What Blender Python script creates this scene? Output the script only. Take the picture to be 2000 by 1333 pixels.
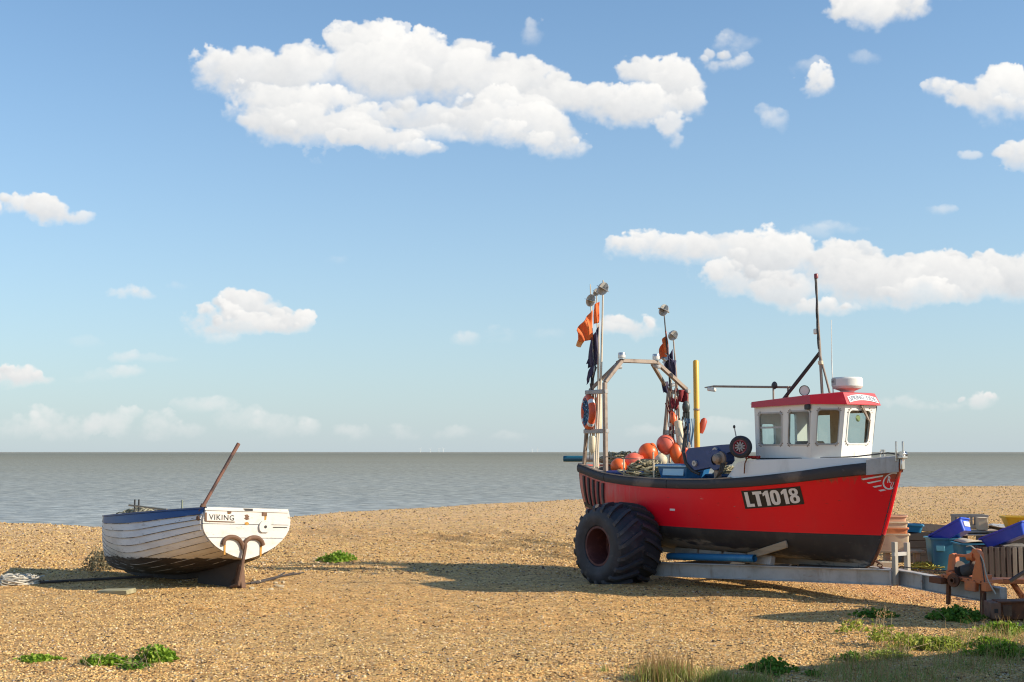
import bpy, bmesh, math, random
import numpy as np
from mathutils import Vector, Matrix, Euler

R = math.radians
random.seed(11)
rng = np.random.default_rng(11)
for _o in list(bpy.data.objects):
    bpy.data.objects.remove(_o)
scene = bpy.context.scene
col = scene.collection

# ------------------------------------------------------------------ camera
FPX = 2500.0                       # focal length in pixels of the 2000 px wide photograph
CAM_H = 2.55                       # metres above the shingle
PITCH = math.atan(216.5 / FPX)
cam_data = bpy.data.cameras.new('camera')
cam = bpy.data.objects.new('camera', cam_data)
col.objects.link(cam)
cam.location = (0, 0, CAM_H)
cam.rotation_euler = (R(90) + PITCH, 0, 0)
cam_data.sensor_width = 36.0
cam_data.lens = FPX / 2000 * 36
cam_data.clip_start = 0.1
cam_data.clip_end = 60000
scene.camera = cam
scene.cycles.filter_width = 1.15

# ------------------------------------------------------------------ exposure, sun, sky
scene.view_settings.view_transform = 'Standard'
scene.view_settings.look = 'None'
scene.view_settings.exposure = 0.47
scene.view_settings.gamma = 1.0
scene.view_settings.use_curve_mapping = False

SUN_EL = R(28)
SUN_AZ = R(104)                    # clockwise from +Y
SUN_DIR = Vector((math.sin(SUN_AZ) * math.cos(SUN_EL), math.cos(SUN_AZ) * math.cos(SUN_EL), math.sin(SUN_EL)))
sun_data = bpy.data.lights.new('sun', 'SUN')
sun_data.energy = 4.7
sun_data.angle = R(0.5)
sun_data.color = (1.0, 0.88, 0.70)
sun = bpy.data.objects.new('sun', sun_data)
col.objects.link(sun)
sun.rotation_euler = (-SUN_DIR).to_track_quat('-Z', 'Y').to_euler()


def sight(x, y):
    """direction of the line of sight through a point of the 2000 x 1333 photograph"""
    u, v = (x - 1000) / FPX, (666.5 - y) / FPX
    return Vector((u, math.cos(PITCH) - v * math.sin(PITCH), math.sin(PITCH) + v * math.cos(PITCH)))


def at(x, y, Y):
    """the place at distance Y that the photograph shows at x, y"""
    d = sight(x, y)
    return Vector((d.x * Y / d.y, Y, CAM_H + d.z * Y / d.y))


def _hash2(ix, iy, seed):
    n = (ix.astype(np.int64) * 374761393 + iy.astype(np.int64) * 668265263 + seed * 974634533) & 0x7fffffff
    n = ((n ^ (n >> 13)) * 1274126177) & 0x7fffffff
    return ((n ^ (n >> 16)) & 0xffff).astype(np.float32) / 65535.0


def vnoise(x, y, seed=0):
    ix, iy = np.floor(x), np.floor(y)
    fx, fy = (x - ix).astype(np.float32), (y - iy).astype(np.float32)
    ix, iy = ix.astype(np.int64), iy.astype(np.int64)
    ux, uy = fx * fx * fx * (fx * (fx * 6 - 15) + 10), fy * fy * fy * (fy * (fy * 6 - 15) + 10)
    a, b = _hash2(ix, iy, seed), _hash2(ix + 1, iy, seed)
    c, d = _hash2(ix, iy + 1, seed), _hash2(ix + 1, iy + 1, seed)
    return (a * (1 - ux) + b * ux) * (1 - uy) + (c * (1 - ux) + d * ux) * uy


def fbm(x, y, octaves=5, seed=0, gain=0.5):
    t, amp, norm = 0, 1.0, 0.0
    for k in range(octaves):
        c, s = math.cos(0.6 * k), math.sin(0.6 * k)
        t = t + amp * vnoise((x * c - y * s) * 2 ** k + 17.3 * k, (x * s + y * c) * 2 ** k + 9.1 * k, seed + k)
        norm += amp
        amp *= gain
    return t / norm


# the cumulus of the day: x, y, half width, half height (photograph pixels, turned into directions), density
CLOUDS = [
    (425, 135, 42, 36, .9), (490, 145, 70, 48, 1), (590, 150, 95, 55, 1), (500, 190, 60, 30, .8), (565, 215, 95, 45, .8), (462, 215, 34, 22, .6),
    (720, 110, 75, 62, 1.1), (690, 80, 45, 32, .7), (765, 80, 40, 30, .7), (750, 150, 95, 70, 1.1), (835, 135, 70, 62, 1),
    (925, 118, 52, 42, .9), (950, 165, 105, 60, 1), (1040, 160, 70, 48, 1.1), (1085, 195, 68, 45, 1), (560, 240, 95, 40, .9), (640, 250, 110, 48, 1.1),
    (740, 272, 95, 30, 1), (815, 292, 60, 15, .8), (880, 235, 115, 40, .7), (1000, 225, 100, 45, .9), (1050, 255, 75, 46, 1.1), (1095, 285, 60, 26, .9),
    (1165, 200, 85, 36, 1), (1265, 148, 58, 40, 1.2), (1322, 172, 52, 50, 1.2), (1335, 200, 40, 30, .8), (1245, 210, 75, 36, 1), (1305, 245, 34, 34, .9), (1320, 272, 20, 20, .6),
    (650, 208, 80, 34, .9), (560, 205, 90, 36, .8), (735, 232, 90, 32, .85), (820, 226, 80, 36, .8), (930, 235, 85, 36, .8), (690, 255, 70, 26, .8), (860, 262, 70, 22, .7), (960, 262, 70, 26, .7),
    (1222, 482, 40, 22, .8), (1262, 480, 60, 26, .9), (1340, 488, 75, 26, .9), (1425, 495, 95, 42, .9), (1500, 500, 95, 46, 1), (1445, 545, 75, 35, .8),
    (1535, 565, 75, 42, .9), (1600, 600, 80, 18, .9), (1650, 515, 95, 48, 1.1), (1705, 545, 120, 56, 1), (1800, 530, 105, 42, 1), (1800, 575, 90, 28, .8),
    (1880, 550, 80, 50, 1), (1900, 512, 75, 30, 1.1), (1985, 540, 70, 52, 1.1), (2065, 545, 70, 40, 1), (2130, 555, 60, 30, .8),
    (1645, 15, 42, 32, 1), (1690, 30, 62, 36, 1.1), (1760, 8, 62, 30, 1), (1735, -40, 110, 46, 1.1), (1850, -30, 70, 26, .8),
    (1412, 118, 44, 24, .8), (1442, 120, 30, 20, .6), (1452, 78, 38, 24, .42), (1425, 95, 34, 22, .36), (1590, 162, 44, 30, .9), (1575, 130, 40, 16, .4),
    (1040, 66, 26, 24, .46), (1690, 112, 36, 14, .34), (1515, 240, 26, 24, .46), (1500, 222, 20, 16, .4),
    (1850, 175, 40, 20, .8), (1895, 190, 52, 32, .8), (1955, 158, 48, 28, .8), (1975, 205, 48, 18, .8), (2040, 185, 50, 40, .8),
    (1992, 302, 42, 34, .9), (2030, 300, 40, 38, .9), (1898, 303, 24, 13, .6), (1842, 412, 32, 11, .5), (1640, 443, 60, 12, .36), (1590, 455, 46, 14, .3),
    (30, 400, 50, 24, 1), (95, 408, 46, 32, 1), (145, 424, 32, 16, .8), (-50, 405, 60, 30, 1),
    (240, 568, 36, 15, .6), (285, 572, 32, 16, .8), (350, 553, 30, 12, .25), (482, 598, 58, 38, 1.1), (412, 614, 62, 28, .75), (560, 630, 56, 30, 1), (475, 636, 122, 24, .9),
    (435, 662, 42, 12, .5), (35, 735, 52, 26, 1.1), (0, 722, 34, 26, 1), (80, 740, 26, 14, .7), (-60, 730, 60, 34, 1),
    (240, 700, 26, 12, .4), (245, 728, 40, 12, .55), (300, 702, 60, 8, .2), (170, 735, 60, 14, .18), (1235, 638, 58, 24, .9), (1195, 646, 40, 14, .5), (905, 660, 34, 16, .5), (975, 654, 50, 16, .25), (1070, 650, 40, 12, .2),
    (120, 828, 80, 34, .45), (210, 830, 60, 34, .5), (30, 835, 70, 26, .4), (310, 835, 50, 28, .38), (370, 842, 40, 18, .38), (390, 795, 60, 16, .35), (470, 820, 50, 26, .34), (540, 830, 60, 26, .38), (600, 838, 30, 18, .4),
    (690, 845, 40, 18, .38), (790, 843, 40, 18, .36), (880, 846, 50, 14, .3), (1000, 850, 50, 12, .28), (420, 790, 40, 14, .3),
    (1780, 785, 70, 15, .55), (1915, 780, 46, 19, .75), (1850, 788, 50, 14, .5), (1640, 800, 60, 14, .25), (1420, 835, 70, 16, .3), (1260, 842, 50, 16, .3), (665, 505, 24, 12, .16), (165, 670, 40, 12, .14),
]


def cloud_image():
    """Coverage (alpha) and brightness of the clouds over a sector of 90 degrees of azimuth and 30 of elevation, tileable round the horizon."""
    W, H = 2600, 870
    az = (np.arange(W) + .5) / W * (math.pi / 2) - math.pi / 4
    el = (np.arange(H) + .5) / H * R(30)
    A, E = np.meshgrid(az.astype(np.float32), el.astype(np.float32))
    dx, dy, dz = np.sin(A) * np.cos(E), np.cos(A) * np.cos(E), np.sin(E)
    cp, sp = math.cos(PITCH), math.sin(PITCH)
    fwd, up = dy * cp + dz * sp, -dy * sp + dz * cp
    X = 1000 + FPX * dx / fwd
    Y = 666.5 - FPX * up / fwd
    n1 = fbm(X / 70, Y / 56, 6, 1, .56) - .5
    n2 = fbm(X / 70, Y / 56, 6, 31, .56) - .5
    f1 = fbm(X / 17, Y / 15, 4, 131, .6) - .5
    f2 = fbm(X / 17, Y / 15, 4, 161, .6) - .5
    soft = fbm(X / 130, Y / 70, 4, 61) - .5
    alpha = np.zeros_like(X)
    bright = np.full_like(X, .93)
    lobes = [(*c, 0) for c in CLOUDS]
    for q in range(26):                                              # the same kind of sky goes on outside the picture
        side = -1 if q % 2 else 1
        cx, cy, sz = 1000 + side * random.uniform(1190, 2500), random.choice((180, 420, 560, 640, 760, 820)), random.uniform(.5, 1.3)
        for _ in range(7):
            k = sz * (1.1 - cy / 1100)
            lobes.append((cx + random.gauss(0, 110) * k, cy + random.gauss(0, 26) * k, 85 * k, 48 * k, random.uniform(.7, 1), 0))
    for (cx, cy, rx, ry, w, _) in list(lobes):                       # heads that bud from the larger masses
        if w < .75 or rx < 40:
            continue
        for _q in range(int(rx / 9)):
            a = R(random.uniform(185, 355))
            k = random.uniform(.26, .46)
            d = random.uniform(.55, .86)
            lobes.append((cx + rx * d * math.cos(a), cy + ry * d * math.sin(a) * .95, ry * k * random.uniform(1.0, 1.6), ry * k, w, 1))
    lobes.sort(key=lambda c: c[1] + c[3] * (.25 if c[5] else .0))
    for (cx, cy, rx, ry, w, small) in lobes:
        j = (abs(X - cx) < rx * 2.0 + 50) & (abs(Y - cy) < ry * 2.2 + 50)
        ix, iy = np.where(j.any(0))[0], np.where(j.any(1))[0]
        if not len(ix) or not len(iy):
            continue
        sl = (slice(iy[0], iy[-1] + 1), slice(ix[0], ix[-1] + 1))
        k = min(ry, 44) * .9 + 7
        px = (X[sl] + n1[sl] * k * 1.7 + f1[sl] * k * .40 - cx) / (rx * 1.07)
        py = (Y[sl] + n2[sl] * k * 1.5 + f2[sl] * k * .40 - cy) / (ry * 1.06)
        r2 = px * px + py * py
        g = 1 - r2
        low = np.clip(py * .6 + .45, 0, 1)                           # undersides fray, heads stay crisp
        wd = .48 + .90 * low + (.6 if w < .6 else 0) + (.22 if ry < 28 and not small else 0)
        fray = (n2[sl] * 2.0 + f1[sl] * .8) * (0.0 if small else (1.0 if ry < 36 else .25))
        a = np.clip((g + .10 + fray + soft[sl] * .5 * (.4 + low)) / wd, 0, 1) * (g > 0)
        a = a * a * (3 - 2 * a) * min(1, w) * (.9 if small else 1) * (1 - .45 * np.clip(low - .55, 0, 1))
        up = -py * .62 + px * .26
        sh = .81 + .25 * np.clip(up, -1.1, .9) + .07 * f1[sl] + .26 * n2[sl] + (.01 if small else 0)
        sh = sh - .06 * np.clip(low - .55, 0, 1)
        bright[sl] = bright[sl] * (1 - a) + sh * a
        alpha[sl] = 1 - (1 - alpha[sl]) * (1 - a * .97)
    bright = np.clip(bright, .60, 1.0)
    edge = np.clip((A[0:1] + math.pi / 4) / .06, 0, 1) * np.clip((math.pi / 4 - A[0:1]) / .06, 0, 1)
    top = np.clip((R(29.5) - E) / R(4), 0, 1)
    alpha = alpha * edge * top
    buf = np.empty((H, W, 4), np.float32)
    warm = np.clip((760 - Y) / 300, 0, 1)
    buf[..., 0] = bright * (1.0 - .02 * (1 - warm))
    buf[..., 1] = bright * (.985 - .025 * (1 - warm)) + (1 - bright) * .09
    buf[..., 2] = bright * (.955 - .03 * (1 - warm)) + (1 - bright) * .22
    buf[..., 3] = alpha
    img = bpy.data.images.new('cumulus', W, H, alpha=True, float_buffer=True)
    img.colorspace_settings.name = 'Non-Color'
    img.alpha_mode = 'CHANNEL_PACKED'
    img.pixels.foreach_set(buf.ravel())
    img.pack()
    return img


world = bpy.data.worlds.new('World')
scene.world = world
world.use_nodes = True
wn, wl = world.node_tree.nodes, world.node_tree.links
wn.clear()


def wmath(op, a, b=None, c=None):
    n = wn.new('ShaderNodeMath')
    n.operation = op
    for i, v in enumerate((a, b, c)):
        if v is None:
            continue
        if isinstance(v, (int, float)):
            n.inputs[i].default_value = v
        else:
            wl.new(v, n.inputs[i])
    return n.outputs[0]


w_out = wn.new('ShaderNodeOutputWorld')
w_bg = wn.new('ShaderNodeBackground')
w_bg.inputs['Strength'].default_value = 0.084
w_sky = wn.new('ShaderNodeTexSky')
w_sky.sky_type = 'NISHITA'
w_sky.sun_disc = False
w_sky.sun_elevation = SUN_EL
w_sky.sun_rotation = SUN_AZ
w_sky.altitude = 5
w_sky.air_density = 1.0
w_sky.dust_density = 0.35
w_sky.ozone_density = 1.6
w_co = wn.new('ShaderNodeTexCoord')
w_sep = wn.new('ShaderNodeSeparateXYZ')
wl.new(w_co.outputs['Generated'], w_sep.inputs[0])
w_az = wmath('ARCTAN2', w_sep.outputs[0], w_sep.outputs[1])
w_el = wmath('ARCSINE', w_sep.outputs[2])
w_u = wmath('MULTIPLY_ADD', w_az, 2 / math.pi, 0.5)
w_v = wmath('MINIMUM', wmath('MAXIMUM', wmath('MULTIPLY', w_el, 1 / R(30)), 0.001), 0.9985)
w_uv = wn.new('ShaderNodeCombineXYZ')
wl.new(w_u, w_uv.inputs[0])
wl.new(w_v, w_uv.inputs[1])
w_img = wn.new('ShaderNodeTexImage')
w_img.image = cloud_image()
w_img.extension = 'REPEAT'
w_img.interpolation = 'Cubic'
wl.new(w_uv.outputs[0], w_img.inputs['Vector'])
w_tint = wn.new('ShaderNodeMix')                                    # haze near the horizon pales the blue
w_tint.data_type = 'RGBA'
w_tint.inputs['A'].default_value = (1, 1, 1, 1)
SKY_HAZE = (4.5, 5.25, 5.85, 1)
w_hz = wmath('POWER', wmath('SUBTRACT', 1.0, wmath('MAXIMUM', w_sep.outputs[2], 0.0)), 5.0)
w_hzf = wmath('MULTIPLY', w_hz, 0.85)
w_grade = wn.new('ShaderNodeMix')
w_grade.data_type = 'RGBA'
w_grade.blend_type = 'MULTIPLY'
w_grade.inputs['Factor'].default_value = 1.0
w_grade.inputs['B'].default_value = (1.05, 1.34, 1.50, 1)
wl.new(w_sky.outputs[0], w_grade.inputs['A'])
wl.new(w_grade.outputs['Result'], w_tint.inputs['A'])
w_tint.inputs['B'].default_value = SKY_HAZE
wl.new(w_hzf, w_tint.inputs['Factor'])
w_cl = wn.new('ShaderNodeMix')
w_cl.data_type = 'RGBA'
w_cl.blend_type = 'MULTIPLY'
w_cl.inputs['Factor'].default_value = 1.0
w_cl.inputs['B'].default_value = (8.8, 8.8, 8.8, 1)
wl.new(w_img.outputs['Color'], w_cl.inputs['A'])
w_mix = wn.new('ShaderNodeMix')
w_mix.data_type = 'RGBA'
wl.new(w_img.outputs['Alpha'], w_mix.inputs['Factor'])
wl.new(w_tint.outputs['Result'], w_mix.inputs['A'])
wl.new(w_cl.outputs['Result'], w_mix.inputs['B'])
wl.new(w_mix.outputs['Result'], w_bg.inputs['Color'])
wl.new(w_bg.outputs[0], w_out.inputs['Surface'])


# ------------------------------------------------------------------ materials
MATS = {}


def pmat(name, base, rough=.6, metal=0.0, layers=(), bump=None, spec=.5, coat=0.0, alpha=None, flat=None):
    """Principled material; each layer (colour, scale, low, high, stretch) is laid over the base through noise; bump = (scale, strength, distance)."""
    if name in MATS:
        return MATS[name]
    m = bpy.data.materials.new(name)
    m.use_nodes = True
    n, l = m.node_tree.nodes, m.node_tree.links
    n.clear()
    out = n.new('ShaderNodeOutputMaterial')
    p = n.new('ShaderNodeBsdfPrincipled')
    l.new(p.outputs[0], out.inputs[0])
    p.inputs['Roughness'].default_value = rough
    p.inputs['Metallic'].default_value = metal
    p.inputs['Specular IOR Level'].default_value = spec
    p.inputs['Coat Weight'].default_value = coat
    tc = n.new('ShaderNodeTexCoord')
    cur = None
    for i, (c, scale, lo, hi, stretch) in enumerate(layers):
        lin = scale if isinstance(scale, tuple) else None          # (axis weights, noise amount, noise scale): wear that follows a direction of the thing
        if lin:
            scale = lin[2]
        mp = n.new('ShaderNodeMapping')
        mp.inputs['Scale'].default_value = stretch
        mp.inputs['Location'].default_value = (3.7 * i, 1.3 * i, 5.1 * i)
        l.new(tc.outputs['Object'], mp.inputs[0])
        nz = n.new('ShaderNodeTexNoise')
        nz.inputs['Scale'].default_value = scale
        nz.inputs['Detail'].default_value = 6
        nz.inputs['Roughness'].default_value = .62
        l.new(mp.outputs[0], nz.inputs['Vector'])
        mr = n.new('ShaderNodeMapRange')
        mr.interpolation_type = 'SMOOTHSTEP'
        mr.inputs['From Min'].default_value = lo
        mr.inputs['From Max'].default_value = hi
        if lin:
            dt = n.new('ShaderNodeVectorMath')
            dt.operation = 'DOT_PRODUCT'
            dt.inputs[1].default_value = lin[0]
            l.new(tc.outputs['Object'], dt.inputs[0])
            ad = n.new('ShaderNodeMath')
            ad.operation = 'MULTIPLY_ADD'
            ad.inputs[1].default_value = lin[1]
            l.new(nz.outputs[0], ad.inputs[0])
            l.new(dt.outputs['Value'], ad.inputs[2])
            l.new(ad.outputs[0], mr.inputs[0])
        else:
            l.new(nz.outputs[0], mr.inputs[0])
        mx = n.new('ShaderNodeMix')
        mx.data_type = 'RGBA'
        l.new(mr.outputs[0], mx.inputs['Factor'])
        if cur is None:
            mx.inputs['A'].default_value = (*base, 1)
        else:
            l.new(cur, mx.inputs['A'])
        mx.inputs['B'].default_value = (*c, 1)
        cur = mx.outputs['Result']
    if cur is None:
        p.inputs['Base Color'].default_value = (*base, 1)
    else:
        l.new(cur, p.inputs['Base Color'])
    if bump:
        nz = n.new('ShaderNodeTexNoise')
        nz.inputs['Scale'].default_value = bump[0]
        nz.inputs['Detail'].default_value = 5
        l.new(tc.outputs['Object'], nz.inputs['Vector'])
        b = n.new('ShaderNodeBump')
        b.inputs['Strength'].default_value = bump[1]
        b.inputs['Distance'].default_value = bump[2]
        l.new(nz.outputs[0], b.inputs['Height'])
        l.new(b.outputs[0], p.inputs['Normal'])
    MATS[name] = m
    return m


S1 = (1, 1, 1)
SX = (.25, 1, 1)
SZ = (1, 1, .2)
RUST = (.19, .070, .030)
RUST2 = (.10, .040, .022)
M_red = pmat('red_hull_paint', (.86, .007, .020), .36, spec=.3, layers=[((.80, .020, .030), 1.4, .45, .75, (1, 1, .5)), ((.80, .16, .075), ((-1, 0, .35), 1.6, 1.7), .25, 1.35, (1, 1, .6)), ((.58, .13, .11), ((-.35, 0, 0), 1.3, 2.4), -.15, .85, (1.4, 1.4, .35)), ((.60, .22, .19), ((-.25, 0, 0), 1.3, 6.0), .10, .95, (1.6, 1.6, .22)), ((.50, .16, .16), ((.8, 0, -1.2), 1.1, 5.0), 4.75, 5.15, (1, 1, .7)), ((.20, .02, .02), 9, .68, .88, S1), ((.30, .03, .03), 13, .66, .72, (.18, 1, 2.5)), ((.66, .30, .26), 11, .69, .75, (.25, 1, 2.2)), ((.34, .09, .05), ((0, 0, 1), .8, 5.0), 2.42, 2.62, (2.2, 2.2, .25))], bump=(5, .05, .01))
M_redfade = pmat('faded_red_paint', (.56, .085, .055), .5, layers=[((.50, .04, .035), 2.2, .45, .7, S1), ((.60, .20, .15), 4, .6, .82, SZ)], bump=(8, .06, .01))
M_antifoul = pmat('black_antifouling', (.028, .027, .030), .62, layers=[((.060, .056, .052), 3, .45, .75, (1, 1, .5)), ((.13, .115, .10), 9, .64, .74, (.3, 1, 2)), ((.24, .215, .18), ((-.12, 0, -1.5), 1.0, 3.4), -1.24, -1.06, (.7, .7, 2.2))], bump=(12, .12, .01))
M_rubber = pmat('worn_black_rubber', (.040, .033, .033), .6, layers=[((.15, .11, .085), 1.3, .50, .60, (.6, .6, .6)), ((.16, .13, .11), 9, .66, .82, (.4, 1, 1))], bump=(10, .1, .01))
M_white = pmat('white_boat_paint', (.74, .74, .71), .42, layers=[((.60, .59, .55), 2.4, .5, .8, SZ), ((.42, .36, .28), 7, .70, .90, SZ)], bump=(6, .03, .01))
M_cabin = pmat('cabin_white_gelcoat', (.76, .75, .70), .36, layers=[((.62, .60, .55), 2.0, .48, .75, SZ), ((.46, .36, .24), 9, .66, .84, SZ), ((.40, .33, .24), 3.0, .66, .8, (2, 2, .15))], bump=(5, .02, .01))
M_inside = pmat('sunlit_cabin_wall', (.42, .36, .25), .6, layers=[((.30, .24, .16), 3, .45, .7, S1)])
M_roofred = pmat('red_roof_paint', (.50, .008, .014), .34, layers=[((.56, .05, .05), 2.0, .5, .8, SX), ((.60, .20, .17), 5, .66, .9, SX)], coat=.2)
M_grey = pmat('grey_steel_paint', (.36, .36, .35), .5, layers=[((.25, .24, .22), 4, .5, .75, S1), (RUST, 9, .66, .80, S1)], bump=(20, .08, .005))
M_galv = pmat('galvanised_steel', (.47, .455, .43), .55, metal=.1, layers=[((.34, .32, .29), 2.5, .42, .72, S1), ((.30, .21, .14), 7, .60, .78, SX), ((.27, .22, .17), 5, .54, .74, (1, 1, .25))], bump=(14, .08, .006))
M_gallows = pmat('weathered_gallows_steel', (.31, .245, .195), .55, metal=.2, layers=[((.20, .15, .12), 5, .45, .7, S1), (RUST, 11, .60, .76, S1)], bump=(24, .1, .005))
M_steel = pmat('stainless_steel', (.55, .54, .52), .28, metal=.9)
M_dark = pmat('dark_fittings', (.03, .03, .032), .5)
M_black = pmat('black_lettering_paint', (.015, .015, .016), .5)
M_wlet = pmat('white_lettering_paint', (.74, .73, .72), .5, layers=[((.45, .42, .41), 11, .62, .8, S1)])
M_tyre = pmat('tyre_rubber', (.024, .023, .030), .58, layers=[((.045, .043, .055), 3, .45, .7, S1), ((.11, .095, .085), 6, .58, .80, S1)], bump=(30, .15, .01))
M_rim = pmat('rusty_rim', (.10, .030, .028), .6, layers=[((.20, .075, .06), 6, .5, .75, S1), ((.05, .02, .02), 4, .55, .8, S1)], bump=(20, .1, .01))
M_rust = pmat('rusty_iron', RUST, .8, layers=[(RUST2, 6, .4, .65, S1), ((.30, .14, .07), 14, .55, .8, S1)], bump=(40, .25, .006))
M_winch = pmat('rusty_orange_winch_paint', (.70, .20, .06), .62, layers=[((.50, .17, .08), 5, .42, .68, S1), ((.17, .06, .04), 8, .64, .80, S1), ((.72, .36, .22), 16, .66, .85, S1)], bump=(30, .15, .005))
M_orange = pmat('orange_buoy_plastic', (.78, .135, .025), .38, layers=[((.66, .10, .04), 3, .5, .8, S1)], bump=(30, .03, .005))
M_pinkred = pmat('faded_red_buoy_plastic', (.74, .145, .085), .42, layers=[((.70, .24, .18), 3, .5, .8, S1)], bump=(30, .03, .005))
M_cream = pmat('cream_float_plastic', (.66, .55, .38), .6, layers=[((.45, .36, .24), 12, .5, .75, S1), ((.14, .11, .09), 22, .66, .78, S1)], bump=(35, .15, .01))
M_yellow = pmat('yellow_tube_paint', (.72, .40, .04), .42, layers=[((.55, .27, .03), 4, .5, .8, SZ)])
M_orflag = pmat('orange_flag_cloth', (.80, .17, .035), .8, layers=[((.62, .11, .03), 5, .45, .7, SZ)])
M_peach = pmat('faded_flag_corner_cloth', (.85, .42, .16), .8)
M_navy = pmat('navy_flag_cloth', (.045, .04, .085), .85, layers=[((.075, .065, .12), 6, .45, .7, SZ)])
M_maroon = pmat('maroon_cloth', (.22, .022, .03), .85)
M_reflector = pmat('radar_reflector_alloy', (.55, .53, .49), .45, metal=.5, layers=[((.16, .14, .12), 8, .5, .75, S1)])
M_pole = pmat('bleached_pole', (.62, .54, .42), .6, layers=[((.30, .24, .18), 6, .55, .75, SZ)])
M_blueplast = pmat('blue_box_plastic', (.022, .145, .36), .42, layers=[((.05, .21, .42), 3, .5, .8, S1)], bump=(12, .04, .01))
M_trayblue = pmat('ultramarine_tray_plastic', (.010, .060, .50), .36, layers=[((.03, .09, .55), 3, .5, .8, S1)])
M_tealbin = pmat('teal_bin_plastic', (.035, .20, .33), .5, layers=[((.06, .26, .38), 2.4, .45, .75, S1), ((.03, .13, .22), 6, .6, .85, SZ)], bump=(10, .05, .01))
M_pipe = pmat('blue_pipe_plastic', (.022, .125, .19), .34)
M_haul = pmat('blue_hauler_paint', (.022, .050, .17), .42, layers=[((.05, .085, .24), 5, .5, .78, S1), ((.16, .13, .10), 9, .66, .82, S1)], bump=(22, .1, .006))
M_net = pmat('old_rope_net', (.40, .35, .22), .9, layers=[((.20, .19, .12), 14, .42, .62, S1), ((.58, .53, .38), 20, .60, .8, S1)], bump=(60, .5, .02))
M_paleRope = pmat('pale_rope', (.50, .46, .38), .9, bump=(80, .3, .01))
M_bluerope = pmat('blue_rope', (.05, .13, .24), .85)
M_wood = pmat('weathered_wood', (.36, .28, .185), .8, layers=[((.23, .175, .115), 3, .42, .68, (.2, 3, 3)), ((.46, .40, .30), 6, .6, .85, (.2, 3, 3))], bump=(18, .15, .01))
M_darkwood = pmat('dark_wet_wood', (.055, .043, .037), .75, layers=[((.03, .023, .02), 3, .42, .7, (.3, 3, .6)), ((.12, .09, .07), 7, .64, .85, S1)], bump=(18, .15, .01))
M_creambox = pmat('cream_fish_box_plastic', (.66, .52, .34), .55, layers=[((.50, .37, .22), 5, .5, .78, S1)])
M_orangebox = pmat('orange_fish_box_plastic', (.66, .24, .09), .55, layers=[((.50, .17, .07), 5, .5, .8, S1)])
M_concrete = pmat('lichened_concrete', (.46, .41, .30), .9, layers=[((.42, .38, .16), 5, .5, .75, S1), ((.25, .22, .17), 12, .6, .8, S1)], bump=(40, .3, .01))
M_greybox = pmat('grey_plastic_crate', (.20, .19, .18), .6, layers=[((.12, .11, .105), 6, .5, .8, S1)])
M_yellowbox = pmat('yellow_fish_box_plastic', (.55, .34, .012), .5, layers=[((.42, .25, .01), 4, .5, .8, S1)])
M_ply = pmat('grey_plywood', (.34, .27, .21), .85, layers=[((.46, .38, .28), 3, .48, .72, (3, .3, 1))], bump=(20, .1, .005))
M_sackcloth = pmat('pale_sheet', (.60, .50, .36), .85)
M_slat = pmat('grey_brown_slat_wood', (.075, .058, .050), .8, layers=[((.042, .034, .03), 4, .45, .7, (3, 3, .3))], bump=(20, .12, .01))
M_paleslat = pmat('lit_slat_wood', (.22, .20, .165), .8, layers=[((.12, .105, .085), 4, .45, .7, (3, 3, .3))], bump=(20, .12, .01))  # paler slat tone, sunlight put into the colour
M_vwhite = pmat('flaking_white_paint', (.62, .60, .56), .6, layers=[((.50, .47, .42), 3.2, .48, .75, (1, 1, 1.6)), ((.40, .31, .22), 7, .62, .74, (1, .6, 2.2)), ((.14, .095, .06), 20, .655, .71, (1, .45, 2.5))], bump=(14, .12, .008))
M_vblue = pmat('old_blue_paint', (.012, .055, .19), .5, layers=[((.03, .09, .24), 3, .5, .8, SX), ((.19, .18, .19), ((1, 0, 0), .6, 2.0), 4.9, 5.3, S1), ((.18, .16, .14), 12, .70, .80, S1)], bump=(14, .1, .006))
M_viron = pmat('rusty_brown_ironwork', (.14, .075, .045), .8, layers=[((.22, .13, .075), 8, .5, .75, S1)], bump=(30, .2, .005))
M_stain = pmat('rust_stain', (.42, .21, .03), .8, layers=[((.55, .36, .13), 12, .5, .8, S1)])


def glass_mat():
    m = bpy.data.materials.new('window_glass')
    m.use_nodes = True
    n, l = m.node_tree.nodes, m.node_tree.links
    n.clear()
    out = n.new('ShaderNodeOutputMaterial')
    t, g, mx = n.new('ShaderNodeBsdfTransparent'), n.new('ShaderNodeBsdfGlossy'), n.new('ShaderNodeMixShader')
    t.inputs[0].default_value = (.76, .84, .83, 1)
    g.inputs['Roughness'].default_value = .03
    mx.inputs[0].default_value = .08
    l.new(t.outputs[0], mx.inputs[1])
    l.new(g.outputs[0], mx.inputs[2])
    l.new(mx.outputs[0], out.inputs[0])
    return m


M_glass = glass_mat()
M_lens = pmat('lamp_lens', (.72, .68, .62), .12, spec=.8)


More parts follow.
